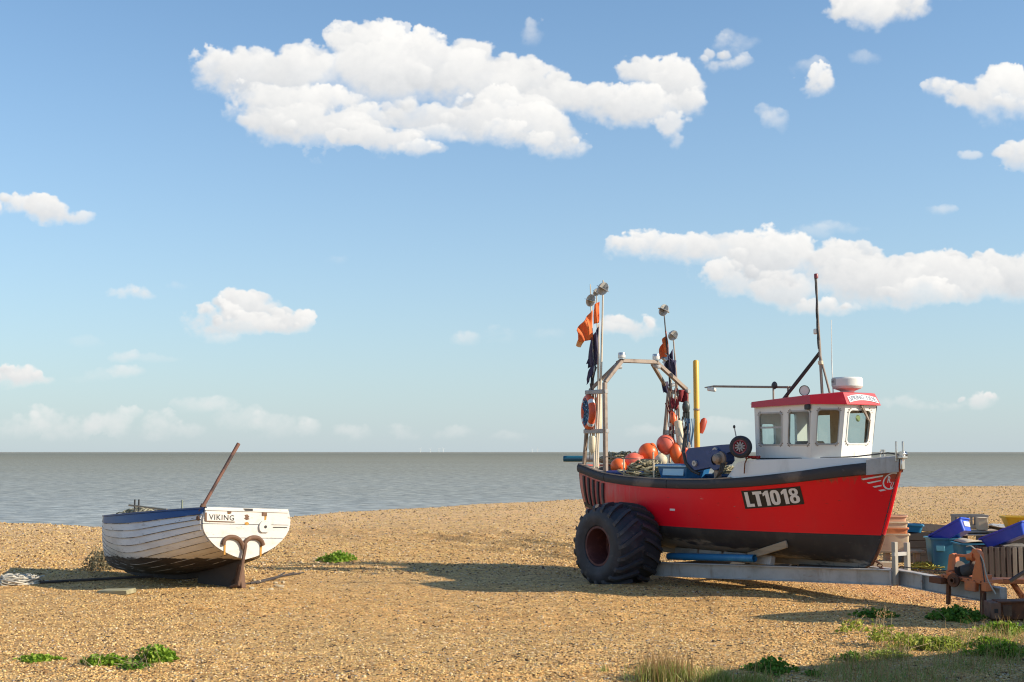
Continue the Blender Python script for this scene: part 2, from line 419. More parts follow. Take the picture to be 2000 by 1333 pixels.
# ------------------------------------------------------------------ mesh helpers
class MB:
    """collects shapes and links them as ONE mesh object"""

    def __init__(self):
        self.v, self.f = [], []

    def add(self, verts, faces, M=None):
        k = len(self.v)
        self.v += [tuple(M @ Vector(p)) if M is not None else tuple(p) for p in verts]
        self.f += [tuple(i + k for i in f) for f in faces]
        return self

    def box(self, c, s, rot=None, bev=0.0, M=None):
        """box of centre c and size s; bev chamfers every edge"""
        hx, hy, hz = s[0] / 2, s[1] / 2, s[2] / 2
        if bev <= 0:
            vs = [(x * hx, y * hy, z * hz) for x in (-1, 1) for y in (-1, 1) for z in (-1, 1)]
            fs = [(0, 1, 3, 2), (4, 6, 7, 5), (0, 4, 5, 1), (2, 3, 7, 6), (0, 2, 6, 4), (1, 5, 7, 3)]
        else:
            b = min(bev, hx * .49, hy * .49, hz * .49)
            vs, idx = [], {}
            for sx in (-1, 1):
                for sy in (-1, 1):
                    for sz in (-1, 1):
                        for ax in range(3):
                            q = [sx * (hx - b), sy * (hy - b), sz * (hz - b)]
                            q[ax] = (sx * hx, sy * hy, sz * hz)[ax]
                            idx[(sx, sy, sz, ax)] = len(vs)
                            vs.append(tuple(q))
            fs = []
            for ax in range(3):
                o = [i for i in range(3) if i != ax]
                for sg in (-1, 1):
                    q = []
                    for (p1, p2) in ((-1, -1), (1, -1), (1, 1), (-1, 1)):
                        k = [0, 0, 0]
                        k[ax], k[o[0]], k[o[1]] = sg, p1, p2
                        q.append(idx[(*k, ax)])
                    fs.append(tuple(q))
            for ax in range(3):
                o = [i for i in range(3) if i != ax]
                for s1 in (-1, 1):
                    for s2 in (-1, 1):
                        a, c2 = [0, 0, 0], [0, 0, 0]
                        a[o[0]], a[o[1]], c2[o[0]], c2[o[1]] = s1, s2, s1, s2
                        a[ax], c2[ax] = -1, 1
                        fs.append((idx[(*a, o[0])], idx[(*c2, o[0])], idx[(*c2, o[1])], idx[(*a, o[1])]))
            for sx in (-1, 1):
                for sy in (-1, 1):
                    for sz in (-1, 1):
                        fs.append(tuple(idx[(sx, sy, sz, ax)] for ax in range(3)))
        T = Matrix.Translation(Vector(c))
        if rot is not None:
            T = T @ (Euler(rot).to_matrix().to_4x4() if not isinstance(rot, Matrix) else rot.to_4x4())
        if M is not None:
            T = M @ T
        return self.add(vs, fs, T)

    def bar(self, a, b, w, h=None, up=(0, 0, 1), bev=0.0):
        """rectangular bar from a to b, w across and h upright"""
        a, b = Vector(a), Vector(b)
        d = b - a
        x = d.normalized()
        y = Vector(up).cross(x)
        if y.length < 1e-4:
            y = Vector((0, 1, 0))
        y.normalize()
        z = x.cross(y)
        return self.box((a + b) / 2, (d.length, w, h or w), Matrix((x, y, z)).transposed(), bev)

    def tube(self, pts, r, n=8, cap=True, closed=False):
        pts = [Vector(p) for p in pts]
        rs = r if isinstance(r, (list, tuple)) else [r] * len(pts)
        k = len(self.v)
        up = None
        for i, p in enumerate(pts):
            if closed:
                t = pts[(i + 1) % len(pts)] - pts[i - 1]
            else:
                t = pts[min(i + 1, len(pts) - 1)] - pts[max(i - 1, 0)]
            t = t.normalized() if t.length > 1e-9 else Vector((0, 0, 1))
            if up is None:
                up = Vector((0, 0, 1)) if abs(t.z) < .9 else Vector((1, 0, 0))
            y = t.cross(up)
            if y.length < 1e-5:
                y = t.orthogonal()
            y.normalize()
            up = y.cross(t)
            for j in range(n):
                a = 2 * math.pi * j / n
                self.v.append(tuple(p + (y * math.cos(a) + up * math.sin(a)) * rs[i]))
        m = len(pts)
        for i in range(m if closed else m - 1):
            for j in range(n):
                a, b = k + i * n + j, k + i * n + (j + 1) % n
                c, d = k + ((i + 1) % m) * n + (j + 1) % n, k + ((i + 1) % m) * n + j
                self.f.append((a, b, c, d))
        if cap and not closed:
            self.f.append(tuple(k + j for j in range(n))[::-1])
            self.f.append(tuple(k + (m - 1) * n + j for j in range(n)))
        return self

    def lathe(self, prof, n=24, M=None, cap=False):
        """revolves (radius, height) pairs about z"""
        vs, fs = [], []
        for (r, z) in prof:
            for j in range(n):
                a = 2 * math.pi * j / n
                vs.append((r * math.cos(a), r * math.sin(a), z))
        for i in range(len(prof) - 1):
            for j in range(n):
                fs.append((i * n + j, i * n + (j + 1) % n, (i + 1) * n + (j + 1) % n, (i + 1) * n + j))
        if cap:
            fs.append(tuple(range(n))[::-1])
            fs.append(tuple((len(prof) - 1) * n + j for j in range(n)))
        return self.add(vs, fs, M)

    def ball(self, c, r, n=16, m=10, sc=(1, 1, 1), M=None):
        prof = [(max(r * math.sin(math.pi * i / m), 1e-4), -r * math.cos(math.pi * i / m)) for i in range(m + 1)]
        T = Matrix.Translation(Vector(c)) @ Matrix.Diagonal((*sc, 1))
        return self.lathe(prof, n, M @ T if M is not None else T)

    def prism(self, poly, z0, z1, M=None):
        """closed outline (x, y) pushed from z0 to z1"""
        n = len(poly)
        vs = [(x, y, z0) for x, y in poly] + [(x, y, z1) for x, y in poly]
        fs = [tuple(range(n))[::-1], tuple(range(n, 2 * n))] + [(i, (i + 1) % n, n + (i + 1) % n, n + i) for i in range(n)]
        return self.add(vs, fs, M)

    def sheet(self, rows, closed=False):
        n = len(rows[0])
        vs = [p for r in rows for p in r]
        fs = []
        for i in range(len(rows) - 1):
            for j in range(n if closed else n - 1):
                fs.append((i * n + j, i * n + (j + 1) % n, (i + 1) * n + (j + 1) % n, (i + 1) * n + j))
        return self.add(vs, fs)

    def mesh(self, name, mat, smooth=38):
        me = bpy.data.meshes.new(name)
        me.from_pydata(self.v, [], self.f)
        bm = bmesh.new()
        bm.from_mesh(me)
        bmesh.ops.remove_doubles(bm, verts=bm.verts, dist=1e-5)
        bmesh.ops.recalc_face_normals(bm, faces=bm.faces)
        bm.to_mesh(me)
        bm.free()
        if smooth:
            me.polygons.foreach_set('use_smooth', [True] * len(me.polygons))
            me.set_sharp_from_angle(angle=R(smooth))
        if mat is not None:
            me.materials.append(mat)
        return me

    def build(self, name, mat, parent=None, smooth=38, label=None, thick=0.0, offset=0.0):
        o = bpy.data.objects.new(name, self.mesh(name, mat, smooth))
        col.objects.link(o)
        if parent is not None:
            o.parent = parent
        if label:
            o['label'] = label
        if thick:
            md = o.modifiers.new('thickness', 'SOLIDIFY')
            md.thickness = thick
            md.offset = offset
        return o


def link_mesh(name, me, parent=None, M=None):
    o = bpy.data.objects.new(name, me)
    col.objects.link(o)
    if parent is not None:
        o.parent = parent
    if M is not None:
        o.matrix_local = M
    return o


def tag(o, label, cat, group=None):
    o['label'] = label
    o['category'] = cat
    if group:
        o['group'] = group
    return o


def kind(o, k):
    o['kind'] = k
    return o


def thing(name, label, cat, loc=(0, 0, 0), rot=(0, 0, 0), group=None):
    o = bpy.data.objects.new(name, None)
    o.empty_display_size = .2
    col.objects.link(o)
    o.location = loc
    o.rotation_euler = rot
    return tag(o, label, cat, group)


def text_shape(body, bold=0.0, spacing=1.0):
    """flat outline mesh of a word: vertices scaled to unit height with x from 0, faces, width"""
    cu = bpy.data.curves.new('word', 'FONT')
    cu.body = body
    cu.size = 1.0
    cu.offset = bold
    cu.space_character = spacing
    cu.resolution_u = 3
    ob = bpy.data.objects.new('word', cu)
    col.objects.link(ob)
    bpy.context.view_layer.update()
    me = bpy.data.meshes.new_from_object(ob.evaluated_get(bpy.context.evaluated_depsgraph_get()))
    vs = [tuple(v.co) for v in me.vertices]
    fs = [tuple(p.vertices) for p in me.polygons]
    bpy.data.objects.remove(ob)
    bpy.data.curves.remove(cu)
    bpy.data.meshes.remove(me)
    x0, x1 = min(v[0] for v in vs), max(v[0] for v in vs)
    y0, y1 = min(v[1] for v in vs), max(v[1] for v in vs)
    return [((x - x0) / (x1 - x0), (y - y0) / (y1 - y0)) for x, y, _ in vs], fs


def spline(xs, ys, x):
    """smooth interpolation through a table (monotone-ish cubic)"""
    n = len(xs)
    if x <= xs[0]:
        return ys[0]
    if x >= xs[-1]:
        return ys[-1]
    i = max(k for k in range(n) if xs[k] <= x)
    i = min(i, n - 2)

    def m(k):
        if k == 0:
            return (ys[1] - ys[0]) / (xs[1] - xs[0])
        if k == n - 1:
            return (ys[-1] - ys[-2]) / (xs[-1] - xs[-2])
        return (ys[k + 1] - ys[k - 1]) / (xs[k + 1] - xs[k - 1])
    h = xs[i + 1] - xs[i]
    t = (x - xs[i]) / h
    return (ys[i] * (2 * t ** 3 - 3 * t ** 2 + 1) + m(i) * h * (t ** 3 - 2 * t ** 2 + t) + ys[i + 1] * (-2 * t ** 3 + 3 * t ** 2) + m(i + 1) * h * (t ** 3 - t ** 2))


# ------------------------------------------------------------------ shingle beach and sea
CREST = [(-140, 62), (-60, 58), (-30, 51), (-19.3, 48.0), (-13.8, 43.5), (-9.1, 52), (-2.5, 62), (3.5, 69), (12.8, 79), (28.9, 93), (39.2, 97), (70, 118), (140, 150)]
CX, CY = np.array([c[0] for c in CREST], float), np.array([c[1] for c in CREST], float)


def ground_z(x, y):
    x, y = np.asarray(x, float), np.asarray(y, float)
    c = np.interp(x, CX, CY)
    k = np.clip(y - c, 0, None)
    z = (fbm(x / 7.0 + 40, y / 7.0 + 40, 3, 5) - .5) * .16 * np.clip(np.hypot(x - 3, y - 24) / 12 - .35, 0, 1)
    z = z + (fbm(x / 1.3 + 90, y / 1.3 + 40, 3, 15) - .5) * .085
    # old tyre tracks that curve towards the sea
    ty = np.interp(x, [-12, -7, -4.5, -2.3, 0, 1.2, 3, 6], [42.2, 41.2, 39.8, 38.4, 35.6, 33.7, 31.3, 27.8])
    for (off, dep) in ((0, 1.0), (1.9, .8), (-2.4, .7), (4.6, .6)):
        run = np.clip((x + 8.5) / 2, 0, 1) * np.clip((5.0 - x) / 2.5, 0, 1) * np.clip(fbm(x / 1.3 + off, y / 2.6, 3, 77) * 3.2 - 1.0, 0, 1)
        w = np.exp(-((y - ty - off) / .42) ** 2)
        rim = np.exp(-((y - ty - off - .95) / .40) ** 2)
        z = z - dep * .17 * w * run + dep * .10 * rim * run
    # shingle pushed up round the big wheel
    z = z + .06 * np.exp(-(((x - 1.5) / 1.0) ** 2 + ((y - 24.2) / .5) ** 2))
    return z - k * .17 - np.clip(k - 14, 0, None) * .05


def gz(x, y):
    return float(ground_z(np.array([x]), np.array([y]))[0])


def ground_at(px, py):
    """the spot of shingle that the photograph shows at px, py"""
    d = sight(px, py)
    z = 0.0
    for _ in range(6):
        Y = (z - CAM_H) * d.y / d.z
        p = at(px, py, Y)
        z = gz(p.x, p.y)
    return Vector((p.x, p.y, z))


def grid_mesh(name, X, Y, Z, mat):
    ny, nx = X.shape
    me = bpy.data.meshes.new(name)
    me.vertices.add(nx * ny)
    me.vertices.foreach_set('co', np.stack([X, Y, Z], -1).astype(np.float32).ravel())
    i = np.arange(ny - 1)[:, None] * nx + np.arange(nx - 1)[None]
    q = np.stack([i, i + 1, i + 1 + nx, i + nx], -1).reshape(-1, 4)
    me.loops.add(q.size)
    me.loops.foreach_set('vertex_index', q.ravel().astype(np.int32))
    me.polygons.add(len(q))
    me.polygons.foreach_set('loop_start', np.arange(0, q.size, 4, dtype=np.int32))
    me.polygons.foreach_set('loop_total', np.full(len(q), 4, np.int32))
    me.update(calc_edges=True)
    me.polygons.foreach_set('use_smooth', np.ones(len(q), bool))
    me.materials.append(mat)
    o = bpy.data.objects.new(name, me)
    col.objects.link(o)
    return o


def shingle_material():
    m = bpy.data.materials.new('shingle')
    m.use_nodes = True
    n, l = m.node_tree.nodes, m.node_tree.links
    n.clear()
    out, p = n.new('ShaderNodeOutputMaterial'), n.new('ShaderNodeBsdfPrincipled')
    l.new(p.outputs[0], out.inputs[0])
    p.inputs['Roughness'].default_value = .8
    p.inputs['Specular IOR Level'].default_value = .25
    tc = n.new('ShaderNodeTexCoord')

    def vor(scale, feature='F1'):
        v = n.new('ShaderNodeTexVoronoi')
        v.inputs['Scale'].default_value = scale
        v.feature = feature
        l.new(tc.outputs['Object'], v.inputs['Vector'])
        return v

    def noise(scale, det=5, stretch=None):
        z = n.new('ShaderNodeTexNoise')
        z.inputs['Scale'].default_value = scale
        z.inputs['Detail'].default_value = det
        if stretch:
            mp = n.new('ShaderNodeMapping')
            mp.inputs['Scale'].default_value = stretch
            l.new(tc.outputs['Object'], mp.inputs[0])
            l.new(mp.outputs[0], z.inputs['Vector'])
        else:
            l.new(tc.outputs['Object'], z.inputs['Vector'])
        return z

    def ramp(src, stops, interp='LINEAR'):
        r = n.new('ShaderNodeValToRGB')
        r.color_ramp.interpolation = interp
        e = r.color_ramp.elements
        while len(e) < len(stops):
            e.new(.5)
        for k, (pos, c) in enumerate(stops):
            e[k].position, e[k].color = pos, (*c, 1)
        l.new(src, r.inputs[0])
        return r.outputs[0]

    def mix(f, a, b, mode='MIX'):
        x = n.new('ShaderNodeMix')
        x.data_type, x.blend_type = 'RGBA', mode
        for s, v in (('Factor', f), ('A', a), ('B', b)):
            if isinstance(v, (int, float)):
                x.inputs[s].default_value = v
            elif isinstance(v, tuple):
                x.inputs[s].default_value = (*v, 1)
            else:
                l.new(v, x.inputs[s])
        return x.outputs['Result']
    stones = [(0, (.20, .115, .058)), (.10, (.34, .195, .090)), (.30, (.50, .305, .135)), (.52, (.60, .385, .185)), (.70, (.66, .455, .245)), (.86, (.56, .37, .205)), (.94, (.76, .62, .44)), (.985, (.36, .31, .26))]
    a, b = vor(38), vor(21)
    sep = [n.new('ShaderNodeSeparateColor') for _ in range(2)]
    l.new(a.outputs['Color'], sep[0].inputs[0])
    l.new(b.outputs['Color'], sep[1].inputs[0])
    ca, cb = ramp(sep[0].outputs[0], stones), ramp(sep[1].outputs[1], stones)
    pick = ramp(noise(9, 3).outputs[0], [(.46, (0, 0, 0)), (.56, (1, 1, 1))])
    c = mix(pick, ca, cb)
    gaps = n.new('ShaderNodeMapRange')
    gaps.inputs['From Min'].default_value, gaps.inputs['From Max'].default_value = .45, .95
    gaps.inputs['To Min'].default_value, gaps.inputs['To Max'].default_value = 0, .55
    l.new(a.outputs['Distance'], gaps.inputs[0])
    c = mix(gaps.outputs[0], c, (.17, .10, .055))
    # broad drifts: darker damp sand, paler dry stones towards the crest, ochre patches, stretched along the shore
    d1 = ramp(noise(.32, 5, (.45, 1, 1)).outputs[0], [(.40, (0, 0, 0)), (.64, (1, 1, 1))])
    c = mix(mix(.5, (0, 0, 0), d1), c, mix(1.0, c, (1.12, .98, .80), 'MULTIPLY'))
    d2 = ramp(noise(1.7, 5, (.5, 1, 1)).outputs[0], [(.56, (0, 0, 0)), (.72, (1, 1, 1))])
    c = mix(mix(.5, (0, 0, 0), d2), c, mix(1.0, c, (.66, .58, .52), 'MULTIPLY'))
    sx = n.new('ShaderNodeSeparateXYZ')
    l.new(tc.outputs['Object'], sx.inputs[0])
    far = n.new('ShaderNodeMapRange')
    far.inputs['From Min'].default_value, far.inputs['From Max'].default_value = 36, 52
    mm = n.new('ShaderNodeMath')
    mm.operation = 'MULTIPLY_ADD'
    mm.inputs[1].default_value = -.55
    l.new(sx.outputs[0], mm.inputs[0])
    l.new(sx.outputs[1], mm.inputs[2])
    l.new(mm.outputs[0], far.inputs[0])
    c = mix(far.outputs[0], c, mix(.5, c, (.60, .45, .36)))
    gr = n.new('ShaderNodeMapRange')
    gr.inputs['From Min'].default_value, gr.inputs['From Max'].default_value = .32, .68
    gr.inputs['To Min'].default_value, gr.inputs['To Max'].default_value = .50, 1.50
    gn = noise(3.1, 10)
    gn.inputs['Roughness'].default_value = .82
    l.new(gn.outputs[0], gr.inputs[0])
    c = mix(1.0, c, gr.outputs[0], 'MULTIPLY')
    c = mix(1.0, c, (1.14, 1.05, .76), 'MULTIPLY')
    l.new(c, p.inputs['Base Color'])
    h1 = n.new('ShaderNodeMath')
    h1.operation = 'MULTIPLY_ADD'
    h1.inputs[1].default_value = -.6
    l.new(a.outputs['Distance'], h1.inputs[0])
    h2 = n.new('ShaderNodeMath')
    h2.operation = 'MULTIPLY'
    h2.inputs[1].default_value = -1.0
    l.new(b.outputs['Distance'], h2.inputs[0])
    l.new(h2.outputs[0], h1.inputs[2])
    bp = n.new('ShaderNodeBump')
    bp.inputs['Strength'].default_value = .9
    bp.inputs['Distance'].default_value = .022
    l.new(h1.outputs[0], bp.inputs['Height'])
    nb = noise(3.2, 4)
    bp2 = n.new('ShaderNodeBump')
    bp2.inputs['Strength'].default_value = .5
    bp2.inputs['Distance'].default_value = .10
    l.new(nb.outputs[0], bp2.inputs['Height'])
    l.new(bp2.outputs[0], bp.inputs['Normal'])
    l.new(bp.outputs[0], p.inputs['Normal'])
    return m


def pebble_material():
    if 'pebble' in bpy.data.materials:
        return bpy.data.materials['pebble']
    m = bpy.data.materials.new('pebble')
    m.use_nodes = True
    n, l = m.node_tree.nodes, m.node_tree.links
    p = n['Principled BSDF']
    p.inputs['Roughness'].default_value = .6
    p.inputs['Specular IOR Level'].default_value = .3
    g = n.new('ShaderNodeNewGeometry')
    r = n.new('ShaderNodeValToRGB')
    e = r.color_ramp.elements
    stops = [(0, (.07, .042, .024)), (.20, (.25, .14, .055)), (.30, (.52, .325, .115)), (.52, (.68, .46, .175)), (.70, (.76, .56, .25)), (.82, (.56, .36, .145)), (.94, (.78, .62, .40)), (.985, (.34, .29, .25))]
    while len(e) < len(stops):
        e.new(.5)
    for k, (pos, c) in enumerate(stops):
        e[k].position, e[k].color = pos, (*c, 1)
    l.new(g.outputs['Random Per Island'], r.inputs[0])
    l.new(r.outputs[0], p.inputs['Base Color'])
    return m


_u = np.concatenate([np.linspace(-1.9, -.46, 50)[:-1], np.linspace(-.46, .46, 360), np.linspace(.46, 1.9, 50)[1:]])
_y = np.concatenate([np.linspace(-30, 6, 30)[:-1], 6 * 1.0068 ** np.arange(0, 470)])
_Y, _U = np.meshgrid(_y, _u, indexing='ij')
_X = _U * (np.clip(_Y, 0, None) + 9)
shingle = grid_mesh('beach', _X, _Y, ground_z(_X, _Y), shingle_material())
kind(shingle, 'structure')
shingle['label'] = 'tan shingle beach that the two boats stand on'


def pebbles(count, y0=10.0, y1=40.0, bias=1.25, size=1.0, faces=20, name='pebbles', label='loose tan and grey pebbles scattered over the shingle'):
    """single stones of the beach, largest and densest near the camera"""
    ico = bmesh.new()
    if faces == 20:
        bmesh.ops.create_icosphere(ico, subdivisions=1, radius=1)
    else:
        vs = [ico.verts.new(q) for q in ((1, 0, 0), (-1, 0, 0), (0, 1, 0), (0, -1, 0), (0, 0, 1), (0, 0, -1))]
        for i in (0, 1):
            for j in (2, 3):
                for k in (4, 5):
                    ico.faces.new((vs[i], vs[j], vs[k]) if (i + j + k) % 2 == 0 else (vs[i], vs[k], vs[j]))
        ico.verts.index_update()
    V0 = np.array([v.co for v in ico.verts], np.float32)
    F0 = np.array([[v.index for v in f.verts] for f in ico.faces], np.int32)
    ico.free()
    y = y0 * (y1 / y0) ** (rng.random(count) ** bias)
    x = (rng.random(count) * 2 - 1) * (.43 * y + .5)
    keep = (y < np.interp(x, CX, CY) + 3) & ~((np.abs(x - 1.9) < .9) & (np.abs(y - 25.3) < .9))
    x, y = x[keep], y[keep]
    k = len(x)
    r = (.008 + .010 * rng.random(k) ** 2 + .008 * (rng.random(k) > .97)) * (1 + .006 * (y - 10)) * size
    z = ground_z(x, y) + r * .25
    a = rng.random(k) * 2 * math.pi
    sx, sy, sz = r * (1 + .5 * rng.random(k)), r * (.7 + .4 * rng.random(k)), r * (.45 + .35 * rng.random(k))
    P = V0[None] * np.stack([sx, sy, sz], -1)[:, None]
    P = P * (1 + .22 * (rng.random((k, len(V0), 1)) - .5))
    ca, sa = np.cos(a)[:, None], np.sin(a)[:, None]
    out = np.empty_like(P)
    out[..., 0] = P[..., 0] * ca - P[..., 1] * sa + x[:, None]
    out[..., 1] = P[..., 0] * sa + P[..., 1] * ca + y[:, None]
    out[..., 2] = P[..., 2] + (P[..., 0] * (rng.random((k, 1)) - .5)) * .5 + z[:, None]
    Fi = (F0[None] + (np.arange(k, dtype=np.int32) * len(V0))[:, None, None]).reshape(-1, 3)
    me = bpy.data.meshes.new('pebbles')
    me.vertices.add(k * len(V0))
    me.vertices.foreach_set('co', out.astype(np.float32).ravel())
    me.loops.add(Fi.size)
    me.loops.foreach_set('vertex_index', Fi.ravel())
    me.polygons.add(len(Fi))
    me.polygons.foreach_set('loop_start', np.arange(0, Fi.size, 3, dtype=np.int32))
    me.polygons.foreach_set('loop_total', np.full(len(Fi), 3, np.int32))
    me.update(calc_edges=True)
    me.polygons.foreach_set('use_smooth', np.ones(len(Fi), bool))
    me.materials.append(pebble_material())
    o = bpy.data.objects.new(name, me)
    col.objects.link(o)
    kind(o, 'stuff')
    o['label'] = label
    return o


pebbles(90000)
pebbles(95000, 27.0, 100.0, .85, 1.75, 8, 'cobbles', 'larger stones of the beach towards the crest')


def sea_material():
    m = bpy.data.materials.new('sea_water')
    m.use_nodes = True
    n, l = m.node_tree.nodes, m.node_tree.links
    p = n['Principled BSDF']
    p.inputs['Roughness'].default_value = .5
    p.inputs['IOR'].default_value = 1.33
    p.inputs['Specular IOR Level'].default_value = .22
    tc = n.new('ShaderNodeTexCoord')

    def noise(scale, stretch, det=4):
        mp, z = n.new('ShaderNodeMapping'), n.new('ShaderNodeTexNoise')
        mp.inputs['Scale'].default_value = stretch
        z.inputs['Scale'].default_value, z.inputs['Detail'].default_value = scale, det
        l.new(tc.outputs['Object'], mp.inputs[0])
        l.new(mp.outputs[0], z.inputs['Vector'])
        return z.outputs[0]
    sep = n.new('ShaderNodeSeparateXYZ')
    l.new(tc.outputs['Object'], sep.inputs[0])
    # silt: clear blue-grey near the shore, olive brown further out; dark band near the horizon is painted cloud shadow
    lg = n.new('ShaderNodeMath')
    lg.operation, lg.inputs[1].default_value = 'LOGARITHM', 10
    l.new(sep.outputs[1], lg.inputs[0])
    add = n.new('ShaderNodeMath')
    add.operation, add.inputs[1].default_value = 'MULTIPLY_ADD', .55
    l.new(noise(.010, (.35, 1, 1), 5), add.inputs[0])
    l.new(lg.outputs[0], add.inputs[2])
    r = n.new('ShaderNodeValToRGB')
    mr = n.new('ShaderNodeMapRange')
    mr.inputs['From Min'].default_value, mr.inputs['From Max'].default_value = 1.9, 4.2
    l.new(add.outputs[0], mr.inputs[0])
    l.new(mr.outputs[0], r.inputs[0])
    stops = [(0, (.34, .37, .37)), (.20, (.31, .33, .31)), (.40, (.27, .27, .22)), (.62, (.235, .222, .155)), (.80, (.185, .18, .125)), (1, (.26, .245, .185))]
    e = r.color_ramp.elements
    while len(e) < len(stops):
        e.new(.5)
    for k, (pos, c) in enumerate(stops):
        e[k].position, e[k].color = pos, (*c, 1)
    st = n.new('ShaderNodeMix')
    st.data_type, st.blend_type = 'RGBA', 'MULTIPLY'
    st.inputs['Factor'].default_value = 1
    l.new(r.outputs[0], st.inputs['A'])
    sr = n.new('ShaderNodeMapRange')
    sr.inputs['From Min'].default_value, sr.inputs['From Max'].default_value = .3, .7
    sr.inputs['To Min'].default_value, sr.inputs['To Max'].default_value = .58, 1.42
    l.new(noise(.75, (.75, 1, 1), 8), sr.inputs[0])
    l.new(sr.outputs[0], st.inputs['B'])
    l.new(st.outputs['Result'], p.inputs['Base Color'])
    prev = None
    for (scale, stretch, stre, dist) in ((.12, (.7, 1, 1), .7, .8), (.6, (.8, 1, 1), .9, .45), (2.6, (.8, 1, 1), .8, .12)):
        b = n.new('ShaderNodeBump')
        b.inputs['Strength'].default_value, b.inputs['Distance'].default_value = stre, dist
        l.new(noise(scale, stretch, 4), b.inputs['Height'])
        if prev is not None:
            l.new(prev, b.inputs['Normal'])
        prev = b.outputs[0]
    l.new(prev, p.inputs['Normal'])
    return m


SEA_Z = -2.9
_y = np.concatenate([np.linspace(30, 400, 40)[:-1], 400 * 1.25 ** np.arange(0, 21)])
_u = np.linspace(-1.6, 1.6, 41)
_Y, _U = np.meshgrid(_y, _u, indexing='ij')
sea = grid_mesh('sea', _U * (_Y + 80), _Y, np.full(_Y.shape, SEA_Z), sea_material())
kind(sea, 'structure')
sea['label'] = 'grey brown sea out to a straight horizon'


# ------------------------------------------------------------------ the red fishing boat (x forward from the transom, y to port, z up)
BOAT_YAW = R(-55)
BOAT_AT = Vector((2.32, 27.98, 0))
BOAT_M = Matrix.Translation(BOAT_AT) @ Matrix.Rotation(BOAT_YAW, 4, 'Z')
BOAT_I = BOAT_M.inverted()


def B(a, b, z):
    """boat coordinates (forward, starboard, up) to the scene"""
    return BOAT_M @ Vector((a, -b, z))


def L(a, b, z):
    return Vector((a, -b, z))


def on_plane(x, y, b):
    """point of the boat's fore-and-aft plane at b to starboard which the photograph shows at x, y (boat coordinates)"""
    d = BOAT_I.to_3x3() @ sight(x, y)
    o = BOAT_I @ Vector((0, 0, CAM_H))
    return o + d * ((-b - o.y) / d.y)


US = (0, .13, .33, .53, .66, .79, .89, .95, 1)
HB = (1.10, 1.19, 1.25, 1.25, 1.15, .90, .60, .34, .035)          # half beam at the rubbing strake
HW = (.88, 1.07, 1.16, 1.13, .98, .70, .40, .19, .03)             # half beam at the waterline
ZB = (2.28, 2.10, 2.015, 2.02, 2.08, 2.19, 2.30, 2.36, 2.41)
WL_Z = 1.12


def band_w(u):
    return .16 + .04 * max(0, u - .6) / .4


def lv_band(u, top=True):
    return ((7.47 if top else 7.43) * u, spline(US, HB, u) - (0 if top else .015), spline(US, ZB, u) - (0 if top else band_w(u)))


def lv_water(u):
    return (.04 + 7.01 * u, spline(US, HW, u), WL_Z + .10 * max(0, 1 - u / .12) ** 2)


def topside(u, t, off=0.0):
    """point of the starboard topside; t from the waterline (0) to the rubbing strake (1)"""
    w, g = lv_water(u), lv_band(u, False)
    full = .055 * math.sin(math.pi * t) * max(0, 1 - u / .75)
    hollow = -.07 * math.sin(math.pi * t) * max(0, (u - .55) / .45) * (1 - u) * 3
    s = t ** 1.0
    b = w[1] + (g[1] - w[1]) * s + full + hollow
    return Vector((w[0] + (g[0] - w[0]) * t, -(b + off), w[2] + (g[2] - w[2]) * t))


def lower(u, t):
    """t 0 = keel, 1 = waterline"""
    w = lv_water(u)
    kz = .60 + .35 * max(0, 1 - u / .10) ** 1.5
    ka = .25 + 6.5 * u
    curve = max(0, (u - .9) / .1)
    bz = kz + (w[2] - kz) * (t ** 1.7 if curve == 0 else t ** (1.7 - .7 * curve))
    b = .035 + (w[1] - .035) * (1 - (1 - t) ** 1.75)
    return Vector((ka + (w[0] - ka) * t ** (1 - .45 * curve), -b, bz))


def mirrored(p):
    return Vector((p.x, -p.y, p.z))


boat = thing('fishing_boat', 'red fishing boat with a white wheelhouse and the number LT1018 on its side', 'boat', BOAT_AT, (0, 0, BOAT_YAW))
NU = 44
ulist = [i / NU for i in range(NU + 1)]
for nm, fn, ts, mt in (('hull_bottom', lower, [i / 9 for i in range(10)], M_antifoul), ('topsides', topside, [i / 8 for i in range(9)], M_red)):
    mb = MB()
    mb.sheet([[fn(u, t) for t in ts] for u in ulist])
    mb.sheet([[mirrored(fn(u, t)) for t in ts][::-1] for u in ulist])
    mb.build(nm, mt, boat, 60)
# transom closes the stern
mb = MB()
edge = [lower(0, i / 9) for i in range(10)] + [topside(0, i / 8) for i in range(1, 9)] + [L(*lv_band(0))]
mb.sheet([[p + Vector((-.012, 0, 0)) for p in edge], [mirrored(p) + Vector((-.012, 0, 0)) for p in edge]])
mb.build('transom', M_redfade, boat, 20)
# keel and stem
mb = MB()
kp = [(.3, .56), (2, .545), (4, .545), (6.0, .55), (6.55, .57), (6.80, .66), (6.95, .90), (7.06, 1.14), (7.19, 1.5), (7.38, 2.08), (7.48, 2.42)]
for i in range(len(kp) - 1):
    mb.bar((kp[i][0], 0, kp[i][1]), (kp[i + 1][0], 0, kp[i + 1][1]), .085 if i < 6 else .06, .13 if i < 5 else .045, bev=.01)
mb.build('keel', M_antifoul, boat)
mb = MB()
mb.tube([(a + .02, 0, z) for a, z in kp[7:]], .034, 8)
mb.build('stem_band', M_red, boat)
mb = MB()
mb.tube([(6.62, 0, .53), (6.83, 0, .63), (6.99, 0, .90), (7.08, 0, 1.12)], .03, 8)
mb.build('keel_band', M_rust, boat)
